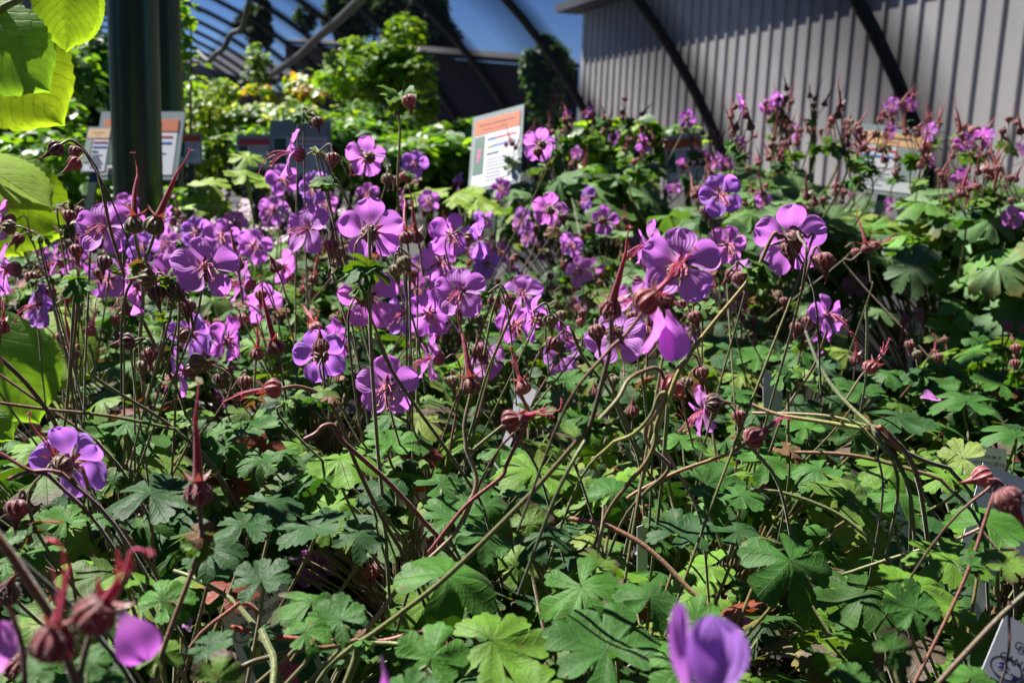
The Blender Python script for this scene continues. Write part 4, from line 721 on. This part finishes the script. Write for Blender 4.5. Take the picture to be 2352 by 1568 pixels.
def tag_card(px, py, d, yaw, pitch, roll, label, W=.032, H=.13, kind=2):
    e = empty('plant_tag', (0, 0, 0)); tag(e, label, 'plant tag', 'white plastic plant tags'); n = camdir(yaw, pitch); Rm = frame(n, UP) @ rotz(math.radians(roll)); place(e, at(px, py, d), Rm)
    k = W / .032; slab('card', M['card'], e, -W / 2, -H, W / 2, 0, -.0005, 0)
    mb = MB(); mb.add([(-W / 2, -H, -.00025), (W / 2, -H, -.00025), (.003, -H - .007, -.00025), (-.003, -H - .007, -.00025), (.002, -H - .05, -.00025), (-.002, -H - .05, -.00025)], [[0, 1, 2, 3], [3, 2, 4, 5]]); mb.build('point', M['card'], e)
    if kind == 4:
        for q, (t, s) in enumerate((('GERANIUM X', .0036), ('CANTABRIGIENSE', .0034))): words(t, s * k, 0.001, -.007 * k - q * .0050 * k, .00009, e)
    elif kind == 3:
        rect('photo', M['greenp'], e, -W / 2 + .003 * k, -.046 * k, W / 2 - .003 * k, -.004 * k, .00004)
        for (cx, cy, s) in ((.001, -.018, 1), (-.004, -.030, .8)):
            P_ = blob_poly(40, lambda a: .0070 * s * k * (.55 + .45 * abs(math.cos(2.5 * a)))); flat('printed_flower', M['pinkp'], e, [(cx * k + x, cy * k + y) for x, y in P_], [list(range(40))], .00007)
        rect('footer', M['yellowp'], e, -W / 2 + .003 * k, -.060 * k, W / 2 - .003 * k, -.0465 * k, .00004); words('CRANESBILL', .0040 * k, 0, -.0495 * k, .00010, e); rect('print_band', M['orange'], e, -W / 2 + .004 * k, -.0595 * k, W / 2 - .004 * k, -.0525 * k, .00007)
    elif kind:
        for q, (t, s) in enumerate((('GERANIUM X', .0036), ('CANTABRIGIENSE', .0034), ("'KARMINA'", .0036))): words(t, s * k, 0.001, -.007 * k - q * .0050 * k, .00009, e)
        rect('photo', M['greenp'], e, -W / 2 + .003 * k, -.070 * k, W / 2 - .003 * k, -.0195 * k, .00004)
        for (cx, cy, s) in ((.000, -.040, 1), (-.004, -.053, .8), (.005, -.058, .7)):
            P_ = blob_poly(40, lambda a: .0068 * s * k * (.55 + .45 * abs(math.cos(2.5 * a)))); flat('printed_flower', M['pinkp'], e, [(cx * k + x, cy * k + y) for x, y in P_], [list(range(40))], .00007)
        rect('footer', M['yellowp'], e, -W / 2 + .003 * k, -.083 * k, W / 2 - .003 * k, -.0705 * k, .00004); words('CRANESBILL', .0040 * k, 0, -.0735 * k, .00010, e); rect('print_band', M['orange'], e, -W / 2 + .004 * k, -.0825 * k, W / 2 - .004 * k, -.0765 * k, .00007)
        cx, cy = -W / 2 + .0064 * k, -.0150 * k; ring = blob_poly(36, lambda a: 1.0); V = [(cx + x * .0052 * k, cy + y * .0034 * k) for x, y in ring]; flat('logo', M['card'], e, V, [list(range(36))], .00007)
        V2 = [(cx + x * .0052 * k, cy + y * .0034 * k) for x, y in ring] + [(cx + x * .0048 * k, cy + y * .0030 * k) for x, y in ring]; flat('logo_ring', M['text'], e, V2, [[i, (i + 1) % 36, 36 + (i + 1) % 36, 36 + i] for i in range(36)], .00010)
        for (x0, y0, hh) in ((-.0016, .0004, .0011), (-.0014, -.0008, .0009)):
            t = np.linspace(0, 1, 9); up_ = [(cx + (x0 - .0012 + .0036 * a) * k, cy + (y0 + hh * math.sin(math.pi * a)) * k) for a in t]; lw_ = [(cx + (x0 - .0012 + .0036 * a) * k, cy + (y0 + .25 * hh * math.sin(math.pi * a) - .0002) * k) for a in t]; flat('logo_swirl', M['navy'], e, up_ + lw_, [[i, i + 1, 9 + i + 1, 9 + i] for i in range(8)], .00013)
        flat('logo_dot', M['navy'], e, [(cx + .0035 * k + x * .0006 * k, cy - .0012 * k + y * .0006 * k) for x, y in blob_poly(12, lambda a: 1)], [list(range(12))], .00013)
    return e
tag_card(2418, 1467, .36, 0, 12, -28, 'white name tag with oval blue emblem in the bottom right corner, nearest of all', W=.036)
tag_card(2042, 1148, .60, 5, 5, -12, 'white tag with magenta flower photo half hidden behind bronze tinged leaves', W=.030)
tag_card(1756, 1062, .66, 5, 0, -12, 'white tag with magenta flower photo and yellow foot, behind crossing green stems', W=.030, H=.075, kind=3)
tag_card(2330, 1090, .52, 5, 12, -22, 'shaded white name tag behind the blurred pink buds at the right edge', W=.034, H=.045, kind=4)
tag_card(2262, 1025, .66, 10, 15, -8, 'small shaded name tag topmost at the right edge', W=.030, H=.03, kind=4)
tag_card(575, 1350, .45, 42, 10, 20, 'white tag edge on at the lower left under the red arched stem', W=.034)
tag_card(940, 985, .66, 0, 0, 2, 'narrow white tag with magenta picture under the middle flower', W=.022, H=.075, kind=3)
tag_card(1068, 1150, .60, 12, 0, 0, 'clear edged tag with thin magenta strip behind two crossing stems', W=.020, H=.075, kind=3)
tag_card(1476, 1205, .55, 60, 0, 0, 'short white tag edge beside the red wilted leaf', W=.014, kind=0, H=.03)
tag_card(1500, 825, .85, 30, 0, 0, 'small white tag sliver behind the blurred pink bud pair', W=.012, kind=0, H=.03)
tag_card(1775, 855, .80, 10, 0, 0, 'small white tag left of the reddish bud cluster', W=.016, kind=0, H=.03)
tag_card(2235, 770, 1.10, 15, 0, -5, 'plain grey tag in the dark gap at the right', W=.022, kind=0, H=.05)
tag_card(2098, 735, 1.15, 15, 0, -5, 'dim grey tag left of another in the dark gap', W=.014, kind=0, H=.04)
tag_card(1215, 888, .60, 20, 30, -30, 'tiny white tag corner beside the pink open calyx', W=.010, kind=0, H=.014)
# ------------------------------------------------------------------ info signs on stakes
def sign(px, py, d, W, H, yaw, pitch, roll, label, head='orange', full=False, headtxt=True, sl=True, pic=-1, mid='bluep'):
    e = empty('info_sign', (0, 0, 0)); tag(e, label, 'sign', 'printed plant signs'); Rm = frame(camdir(yaw, pitch), UP) @ rotz(math.radians(roll)); place(e, at(px, py, d), Rm); b = W * .07
    slab('sleeve', M['sleeve'], e, -W / 2 - b, -H / 2 - b, W / 2 + b, H / 2 + b * 1.8, -.002, 0)
    mb = MB(); box(mb, (0, -H / 2 - .18, -.006), (.012, .40, .006)); mb.build('stake', M['steel'], e, smooth=False)
    slab('paper', M['card'], e, -W / 2, -H / 2, W / 2, H / 2, .0, .0006); hh = H * .22
    slab('header', M[head], e, -W / 2, H / 2 - hh, W / 2, H / 2, .0006, .0011)
    x0, x1 = (-W / 2 + W * .30, W / 2 - W * .06) if pic < 0 else (-W / 2 + W * .06, W / 2 - W * .40)
    if pic < 0: px0, px1 = -W / 2 + W * .01, -W / 2 + W * .24
    else: px0, px1 = W / 2 - W * .38, W / 2 - W * .03
    slab('photo', M['greenp'] if head != 'tan' else M['fadedp'], e, px0, -H * .30, px1, H / 2 - hh * 1.12, .0006, .0011)
    yb = H / 2 - hh
    for q, (m_, ln) in enumerate((('redp', 1), (mid, 1), ('greenp', .42))):
        slab('print_bar', M[m_], e, x0, yb - H * (.08 + .11 * q) - H * .025, x0 + (x1 - x0) * ln, yb - H * (.08 + .11 * q), .0006, .0012)
    for q in range(7): slab('print_line', M['greyp'], e, x0, yb - H * (.40 + .05 * q), x0 + (x1 - x0) * RG.uniform(.5, .95), yb - H * (.40 + .05 * q) + H * .012, .0006, .0011)
    if full:
        slab('print_bar', M['bluep'], e, x0, yb - H * .105, x0 + (x1 - x0) * .28, yb - H * .08, .0012, .0015); slab('print_bar', M['yellowp'], e, x0, yb - H * .215, x0 + (x1 - x0) * .16, yb - H * .19, .0012, .0015)
        mb = MB()
        for cx, cy, s in ((.0, -.02, 1), (.006, .02, .8), (-.004, -.055, .7), (.003, -.005, .6)):
            V = [((px0 + px1) / 2 + cx * W * 8 * .3 + x, cy * H * 2 + y, .0013) for x, y in blob_poly(24, lambda a: W * .05 * s * (.6 + .4 * abs(math.cos(2.5 * a))))]; mb.add(V, [list(range(24))])
        mb.build('printed_flower', M['pinkp'], e, smooth=False)
    if headtxt:
        words('Karmina hardy geranium' if full else 'hardy geranium', W * .082 if full else W * .09, W * .0, H / 2 - hh * .38, .0014, e); words('Geranium x cantabrigiense' if full else 'Geranium', W * .052, -W * .02, H / 2 - hh * .72, .0014, e)
    return e
sign(1139, 345, 1.72, .087, .133, -30, 20, 8, 'tilted plant sign with orange header and colour bars in the middle of the picture', full=True)
sign(318, 338, 1.62, .118, .100, 0, 20, 0, 'orange headed sign half hidden behind the round metal post')
sign(222, 345, 1.60, .034, .075, 0, 20, 0, 'pale sign left of the metal post beside a bigger orange headed one', head='tan')
sign(437, 343, 1.9, .038, .05, 0, 0, 0, 'small sign with orange header just right of the metal post', headtxt=False)
sign(590, 352, 2.0, .070, .055, 0, 0, 0, 'low sign with red header between bright shrubs', head='redp', headtxt=False, pic=-1)
sign(690, 345, 1.9, .10, .085, 0, 0, 0, 'grey blank looking sign behind the side on purple flower', head='sleeve', headtxt=False)
sign(2040, 372, 1.66, .096, .100, -18, 14, -11, 'faded orange headed sign among the tall geraniums at the right', head='tan', pic=1)
sign(1572, 366, 2.0, .065, .08, -10, 0, 5, 'small dark sign with brown orange header behind the tall geraniums', headtxt=False)
mb = MB(); 
p0, p1 = at(1870, 252, 1.9), at(1862, 420, 1.95); tube(mb, [p0, p1, p1 + (p1 - p0) * 2.2], .007, .007, (.5, .3, .2), ns=4, cap=True); o = mb.build('wooden_stake', M['bark']); tag(o, 'dark wooden stake rising behind the tall geraniums', 'stake')
# ------------------------------------------------------------------ posts
def post(px0, py0, px1, py1, d, r, label):
    a, b = at(px0, py0, d), at(px1, py1, d); a[:2] = b[:2] + (a - b)[:2] * .0; mb = MB(); th = np.linspace(0, 6.2832, 40, endpoint=False)
    V = [(b[0] + r * math.cos(t), b[1] + r * math.sin(t), z) for z in (0, 3.2) for t in th]; mb.add(V, grid_faces(40, 2, True)); e = empty('metal_post', (b[0], b[1], 0)); tag(e, label, 'post', 'metal posts of the hoop house'); mb.build('shaft', M['steel'], e, e.location)
    mb = MB(); V = [(b[0] + q * math.cos(t), b[1] + q * math.sin(t), z) for q, z in ((r * 2, .002), (r * 2, .012), (r * 1.05, .014)) for t in th]; mb.add(V, grid_faces(40, 3, True)); mb.build('foot_plate', M['steel'], e, e.location); return e
post(310, 0, 318, 450, 1.30, .0300, 'thick round galvanised post standing behind the geraniums, the nearer of two')
post(380, 0, 380, 300, 2.3, .038, 'second galvanised post just behind and right of the nearer one')
# ------------------------------------------------------------------ hoop house
yaw = -.3459; A = arr((math.sin(yaw), math.cos(yaw), 0)); B = arr((math.cos(yaw), -math.sin(yaw), 0)); HU, HR, HZ, S0, DS, ASP = -1.0576, 3.555, .60 - .911, 2.589, 1.2, .723
tfoot = math.asin(-HZ / (HR * ASP)) if HZ < 0 else 0
def hp(s, t, rr=0): return A * s + B * (HU + (HR + rr) * math.cos(t)) + arr((0, 0, HZ + (HR + rr) * ASP * math.sin(t)))
hh = empty('hoop_house', tuple(A * 4)); tag(hh, 'long arched hoop house of dark pipes with see-through shade cloth over the plants', 'hoop house')
for k in range(0, 15):
    mb = MB(); tube(mb, [hp(S0 + k * DS, t) for t in np.linspace(tfoot, math.pi - tfoot, 26)], .021, .021, ns=12, k=2); mb.build('hoop', M['hoop'], hh, hh.location)
for t in (1.25, 1.9): mb = MB(); tube(mb, [hp(S0 - 2 * DS, t, -.04), hp(S0 + 14 * DS, t, -.04)], .016, .016, ns=8, k=2); mb.build('purlin', M['hoop'], hh, hh.location)
mb = MB(); ss = np.linspace(-2, 14, 33); tt = np.linspace(tfoot, .98, 30); V = [hp(S0 + k * DS, t, .034 - .02 * abs(math.sin(math.pi * k))) for k in ss for t in tt]; Fc = grid_faces(30, 33); uv = arr([(k, t) for k in ss for t in tt])[Fc.ravel()]; mb.add(V, Fc, uv); mb.build('shade_cloth', M['cloth'], hh, hh.location)
mb = MB(); ss3 = np.linspace(.9, 2.1, 4); tt = np.linspace(.98, 1.25, 6); V = [hp(S0 + k * DS, t, .034 - .02 * abs(math.sin(math.pi * k))) for k in ss3 for t in tt]; mb.add(V, grid_faces(6, 4), arr([(k, t) for k in ss3 for t in tt])[grid_faces(6, 4).ravel()]); ss2 = np.linspace(2.1, 14, 25); tt = np.linspace(.98, 2.3, 30); V = [hp(S0 + k * DS, t, .034 - .02 * abs(math.sin(math.pi * k))) for k in ss2 for t in tt]; Fc = grid_faces(30, 25); mb.add(V, Fc, arr([(k, t) for k in ss2 for t in tt])[Fc.ravel()]); mb.build('shade_cloth', M['cloth3'], hh, hh.location)
mb = MB(); tt = np.linspace(2.35, math.pi - tfoot, 18); V = [hp(S0 + k * DS, t, .034 - .02 * abs(math.sin(math.pi * k))) for k in ss for t in tt]; Fc = grid_faces(18, 33); mb.add(V, Fc, arr([(k, t) for k in ss for t in tt])[Fc.ravel()]); mb.build('shade_cloth', M['cloth2'], hh, hh.location)  # left side, added in denser cloth to hold back sky light
mb = MB(); tt = np.linspace(tfoot, math.pi - tfoot, 40); V = [hp(S0 - 2.3 * DS, t) for t in tt] + [hp(S0 - 2.3 * DS, t) * arr((1, 1, 0)) + arr((0, 0, .02)) for t in tt]; Fc = grid_faces(40, 2); mb.add(V, Fc); mb.build('added_end_cloth', M['cloth2'], hh, hh.location)  # unseen cloth behind the camera, added to cut the sky fill
def curve_obj(name, pts, r, m, label, cat):
    mb = MB(); tube(mb, [at(*p) for p in pts], r, r, ns=8, k=5); o = mb.build(name, m); tag(o, label, cat); return o
curve_obj('bent_pole', [(840, -12, 3.6), (775, 50, 4.2), (723, 92, 4.8), (690, 126, 5.2), (642, 160, 5.8), (600, 186, 6.3), (570, 205, 6.6), (520, 300, 7.0)], .020, M['hose'], 'grey bent pole curving down across the far arches', 'pole')
curve_obj('hanging_hose', [(576, -10, 3.2), (566, 30, 3.25), (556, 66, 3.3), (530, 80, 3.35), (515, 111, 3.4), (495, 125, 3.5), (482, 140, 3.6), (470, 135, 3.7), (455, 120, 3.8)], .009, M['hose'], 'thin grey hose hanging in loops under the far arches', 'hose')
# ------------------------------------------------------------------ building with ribbed wall
wy = math.radians(-17.4); WA = arr((math.sin(wy), math.cos(wy), 0)); WB = arr((math.cos(wy), -math.sin(wy), 0)); D = 7.5
c17, s17 = math.cos(wy), abs(math.sin(wy))
def sdep(dep): return (dep - D * s17 * -1 * -1) / c17   # depth along +Y -> distance along the wall
smin, smax = 1.0, (70 * .305 - D * s17 * 1.0) / c17
bl = empty('metal_building', tuple(WB * D + WA * 10)); tag(bl, 'long grey metal building with ribbed siding and overhanging eave', 'building'); HE = 3.30
mb = MB(); n0, prof = int((smax - smin) / .305), []
s = smax
while s > smin:
    prof += [(s, 0), (s - .215, 0), (s - .232, -.035), (s - .276, -.035), (s - .293, 0)]
    s -= .305
V = []; 
for z in (0, HE):
    for (ss_, o_) in prof: V.append(WA * ss_ + WB * (D + o_) + arr((0, 0, z)))
mb.add(V, grid_faces(len(prof), 2)); o = mb.build('ribbed_wall', M['panel'], bl, bl.location, smooth=False)
e1, e2 = WA * smax + WB * D, WA * smax + WB * (D + 9); mb = MB(); mb.add([e1, e2, e2 + arr((0, 0, HE + 1.6)), e1 + arr((0, 0, HE))], [[0, 1, 2, 3]]); mb.build('end_wall', M['panel'], bl, bl.location, smooth=False)
OV = .48
def eave(s0, s1):
    mb = MB(); a, b = WA * s0, WA * s1
    for q in ((a, b),):
        P8 = [a + WB * (D - OV) + arr((0, 0, HE)), b + WB * (D - OV) + arr((0, 0, HE)), b + WB * (D - OV) + arr((0, 0, HE + .16)), a + WB * (D - OV) + arr((0, 0, HE + .16)), a + WB * (D + .05) + arr((0, 0, HE)), b + WB * (D + .05) + arr((0, 0, HE)), b + WB * (D + 9) + arr((0, 0, HE + 2.0)), a + WB * (D + 9) + arr((0, 0, HE + 2.0))]
        mb.add(P8, [[0, 1, 2, 3], [0, 4, 5, 1], [3, 2, 6, 7], [0, 3, 7, 4], [1, 5, 6, 2]])
    return mb
eave(smin, smax + .35).build('roof', M['roof'], bl, bl.location, smooth=False)
# dark building behind, grey end, shed
def wallbox(name, px0, py0, px1, py1, d0, d1, m, label, cat, ridge=False, th=4):
    a, b = at(px0, py0, d0), at(px1, py1, d1); e = empty(name, ((a + b)[0] / 2, (a + b)[1] / 2, 0)); tag(e, label, cat); mb = MB(); bk = arr((0, th, 0))
    V = [arr((a[0], a[1], 0)), arr((b[0], b[1], 0)), b, a]; V += [v + bk for v in V]; mb.add(V, [[0, 1, 2, 3], [5, 4, 7, 6], [1, 5, 6, 2], [4, 0, 3, 7]]); mb.build('wall', m, e, e.location, smooth=False)
    mb = MB(); o_ = arr((0, -.25, 0)); V = [a + o_, b + o_, b + bk + arr((0, 0, .5)), a + bk + arr((0, 0, .5)), a + o_ + arr((0, 0, .12)), b + o_ + arr((0, 0, .12)), b + bk + arr((0, 0, .62)), a + bk + arr((0, 0, .62))]; mb.add(V, [[0, 3, 2, 1], [4, 5, 6, 7], [0, 1, 5, 4], [0, 4, 7, 3], [1, 2, 6, 5]]); mb.build('roof', M['roof'] if m is not M['darkwall'] else M['darkwall'], e, e.location, smooth=False); return e
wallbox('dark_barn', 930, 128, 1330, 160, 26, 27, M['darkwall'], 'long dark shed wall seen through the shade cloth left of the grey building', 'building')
wallbox('brown_barn', 655, 103, 790, 112, 34, 34, simple('brown_siding', (.10, .065, .05), .8, .3, 1), 'low brown building behind the far arches', 'building')
wallbox('grey_shed', 405, 150, 600, 205, 20, 20, M['greywall'], 'grey shed closing the far end of the tunnel', 'building')
rk = empty('plant_rack', tuple(at(150, 120, 6) * arr((1, 1, 0)))); tag(rk, 'weathered grey rack with white uprights behind the left shrubs', 'rack')
for i in range(6): p = at(40 + i * 60, 200, 6); mb = MB(); box(mb, (p[0], p[1], 1.0), (.07, .07, 2.0)); mb.build('upright', M['whitewood'], rk, rk.location, smooth=False)
for z in (.7, 1.05, 1.35, 1.55): a, b = at(-60, 200, 6.1), at(420, 200, 6.1); mb = MB(); box(mb, ((a + b)[0] / 2, a[1] + .06, z), (b[0] - a[0], .03, .16)); mb.build('board', M['greywall'], rk, rk.location, smooth=False)
# ------------------------------------------------------------------ ground
mb = MB(); mb.add([(-200, -60, 0), (200, -60, 0), (200, 300, 0), (-200, 300, 0)], [[0, 1, 2, 3]]); o = mb.build('ground', M['gravel'], smooth=False); tag(o, kind='structure')
# ------------------------------------------------------------------ shrubs and trees
def shrub(name, label, cat, c, rad, n, ls, cols, shape='oval', trunk=True, base=None, group=None, nblob=9, core=.35, tr=.012, branches=7):
    c = arr(c); b = arr((c[0], c[1], 0)) if base is None else arr(base); e = empty(name, b); tag(e, label, cat, group); rad = arr(rad); mb = MB()
    blobs = [(c + rad * RG.normal(size=3) * .42, rad * RG.uniform(.28, .5)) for _ in range(nblob)]
    tm = SL[shape]; V0, Fc, UV = tm
    ls = ls * .74; n = int(n * 1.7)
    for _ in range(n):
        bc, br = blobs[RG.integers(nblob)]; v = RG.normal(size=3); v /= np.linalg.norm(v); p = bc + br * v * RG.uniform(core, 1) ** .6
        if p[2] < .02: continue
        nrm = arr((v[0] * .6 + RG.normal() * .45, v[1] * .6 + RG.normal() * .45, 1 + v[2])); s = ls * RG.uniform(.6, 1.25); Rm = frame(nrm) @ rotz(RG.uniform(0, 6.28)); mb.add(V0 * s @ Rm.T + p, Fc, UV, arr(cols[RG.integers(len(cols))]) * RG.uniform(.75, 1.25))
    mb.build('crown' if trunk and rad[2] > .5 else 'foliage', M['bgleaf'], e, e.location)
    mb = MB(); 
    for i in range(branches):
        bc = blobs[i % nblob][0]; tube(mb, [b + arr((RG.normal() * tr, RG.normal() * tr, 0)), b * .5 + bc * .5 + arr((RG.normal() * .1 * rad[0], RG.normal() * .1 * rad[1], -.1 * rad[2])), bc], tr, tr * .3, ns=6, k=4)
    mb.build('trunk' if rad[2] > .5 else 'branches', M['bark'], e, e.location); return e
BR = [(.085, .20, .022), (.06, .15, .02), (.13, .25, .02), (.035, .10, .02)]; YG = [(.20, .29, .03), (.13, .23, .025), (.26, .30, .04)]; DK = [(.03, .08, .02), (.045, .12, .02), (.02, .055, .018)]
def A2(px, py, d): return at(px, py, d)
shrub('leafy_shrub', 'glossy green shrub at the left edge behind the lime leaves', 'shrub', A2(60, 370, 2.1), (.20, .25, .17), 1100, .045, BR, nblob=12)
shrub('leafy_shrub', 'dark green shrub directly left of the thick metal post', 'shrub', A2(200, 260, 2.6), (.16, .25, .26), 900, .05, DK + BR[:1], nblob=12)
shrub('leafy_shrub', 'bright low shrub peeping between the post and the left leaves', 'shrub', A2(120, 440, 2.0), (.25, .2, .10), 700, .035, BR, nblob=10)
shrub('feathery_shrub', 'pale fine leaved shrub right of the metal post', 'shrub', A2(470, 290, 3.0), (.14, .2, .13), 1300, .026, YG + BR[:1], nblob=12)
shrub('flowering_shrub', 'round shrub with creamy flower heads left of the tall young tree', 'shrub', A2(620, 295, 3.2), (.22, .25, .10), 1400, .035, BR + [(.42, .45, .32)], nblob=14)
shrub('flowering_shrub', 'green shrub between the creamy one and the tall young tree', 'shrub', A2(760, 305, 3.0), (.22, .25, .12), 1300, .04, BR + YG[:1], nblob=14)
shrub('young_tree', 'bright leaved young tree rising highest in the middle of the tunnel', 'tree', A2(905, 175, 3.6), (.20, .18, .16), 1500, .040, [(.15, .27, .02), (.10, .22, .02), (.20, .32, .03)], nblob=16, tr=.014)
shrub('broad_leaved_shrub', 'broad leaved green shrub behind the stalk with two buds', 'shrub', A2(960, 385, 2.3), (.15, .2, .09), 800, .055, BR + YG[:1], nblob=12)
shrub('broad_leaved_shrub', 'broad leaved shrub touching the left side of the orange headed sign', 'shrub', A2(1048, 345, 2.5), (.07, .12, .075), 420, .06, BR, nblob=9)
shrub('yellow_leaved_shrub', 'yellow green shrub with a few orange leaves under the far end of the bent pole', 'shrub', A2(700, 208, 3.9), (.18, .2, .05), 260, .045, [(.26, .28, .02), (.34, .18, .02), (.16, .26, .03), (.10, .20, .02)], nblob=9)
shrub('low_shrub', 'low bright green mound below the creamy flowered shrub', 'shrub', A2(560, 345, 2.7), (.25, .2, .07), 1000, .03, YG + BR, nblob=12)
shrub('low_shrub', 'low green mound in front of the broad leaved shrub', 'shrub', A2(830, 370, 2.2), (.20, .2, .09), 900, .035, BR, nblob=12)
shrub('low_shrub', 'low bright plants around the foot of the small right hand sign', 'shrub', A2(1440, 330, 2.2), (.15, .2, .08), 420, .05, [(.16, .28, .02), (.05, .13, .03)], nblob=8)
shrub('sapling', 'thin sapling with sparse leaves right of the metal posts', 'tree', A2(425, 95, 2.6), (.05, .08, .17), 90, .035, [(.15, .27, .02), (.10, .22, .02)], nblob=8, tr=.008, branches=5)
shrub('sapling', 'small pale leaved sapling below the arches beside the creamy shrub', 'tree', A2(600, 165, 4.0), (.06, .1, .12), 130, .035, [(.12, .20, .08), (.08, .16, .05)], nblob=7, tr=.007)
shrub('conifer', 'green bushy tree at the corner of the grey ribbed building', 'tree', A2(1262, 170, 19), (.45, .45, .85), 2600, .16, [(.05, .12, .03), (.08, .16, .04), (.03, .08, .03)], nblob=16, tr=.08)
for i, (px, py, d, r, l) in enumerate([(800, 40, 36, (.9, .9, 1.1), 'dark tall tree behind the arches, left of two darker ones'), (900, 20, 34, (1.3, 1.0, 1.4), 'broad dark tree behind the arches above the young tree'), (985, 50, 33, (.8, .8, 1.3), 'tall dark tree just above the dark shed wall'), (600, 60, 40, (.6, .6, .7), 'far pale tree above the brown building')]):
    shrub('tall_tree', l, 'tree', A2(px, py, d), r, 3200, .26, [(.03, .07, .025), (.05, .10, .03), (.02, .05, .02)], nblob=18, tr=.14)
# ------------------------------------------------------------------ lime green branch at the left
lb = empty('linden_sapling', tuple(at(-160, 700, .9) * arr((1, 1, 0)))); tag(lb, 'linden sapling at the left edge with big yellow green toothed leaves', 'tree'); LIMEC = [(.20, .34, .030), (.15, .30, .045), (.24, .36, .030)]
mb = MB(); bs = at(-160, 700, .9); tube(mb, [arr((bs[0], bs[1], 0)), at(-200, 900, .9), at(-170, 500, .85), at(-110, 200, .8), at(-20, 45, .75), at(50, -5, .74), at(130, -60, .74)], .006, .0018, (.10, .08, .04), (.25, .30, .06), ns=8, k=6); mb.build('trunk', M['stem'], lb, lb.location)
for (bx, by, tx, ty, d, wx, yw, pt, ci) in [(-60, 50, 110, 205, .74, .95, -10, 25, 1), (150, -50, 150, 118, .76, .85, 15, 25, 0), (-30, 90, 138, 285, .80, 1.05, -5, 5, 2), (215, -30, 185, 110, .86, .6, 60, 0, 0), (-90, 360, 125, 470, .80, .95, -35, 62, 2), (-40, 430, 160, 530, .86, 1.0, 10, 0, 0), (-60, 470, 45, 590, .88, .8, -20, 0, 2), (-30, 770, 90, 970, .78, 1.0, 0, 45, 1), (50, 770, 215, 860, .82, 1.2, 10, 40, 0), (-20, 1000, 40, 900, .80, .9, -20, 10, 2), (-40, 950, 30, 1010, .55, .8, 0, 20, 1), (-60, 1110, 20, 1160, .7, .9, 0, 20, 1)]:
    b, t = at(bx, by, d), at(tx, ty, d); L = np.linalg.norm(t - b); yv = (t - b) / L; n = camdir(yw, pt); n = n - yv * (n @ yv); n /= np.linalg.norm(n); Rm = np.stack([np.cross(yv, n), yv, n], 1)
    mb = MB(); V, Fc, UV = LIME; mb.add((V * arr((wx, 1, .8)) * L) @ Rm.T + b, Fc, UV, LIMEC[ci]); mb.build('leaf', M['lime'], lb, lb.location)
    mb = MB(); tube(mb, [b, b - yv * .02 + arr((-.01, 0, .008)), b - yv * .05 + arr((-.03, .01, 0))], .0011, .0013, (.30, .36, .06), ns=6); mb.build('petiole', M['stem'], lb, lb.location)
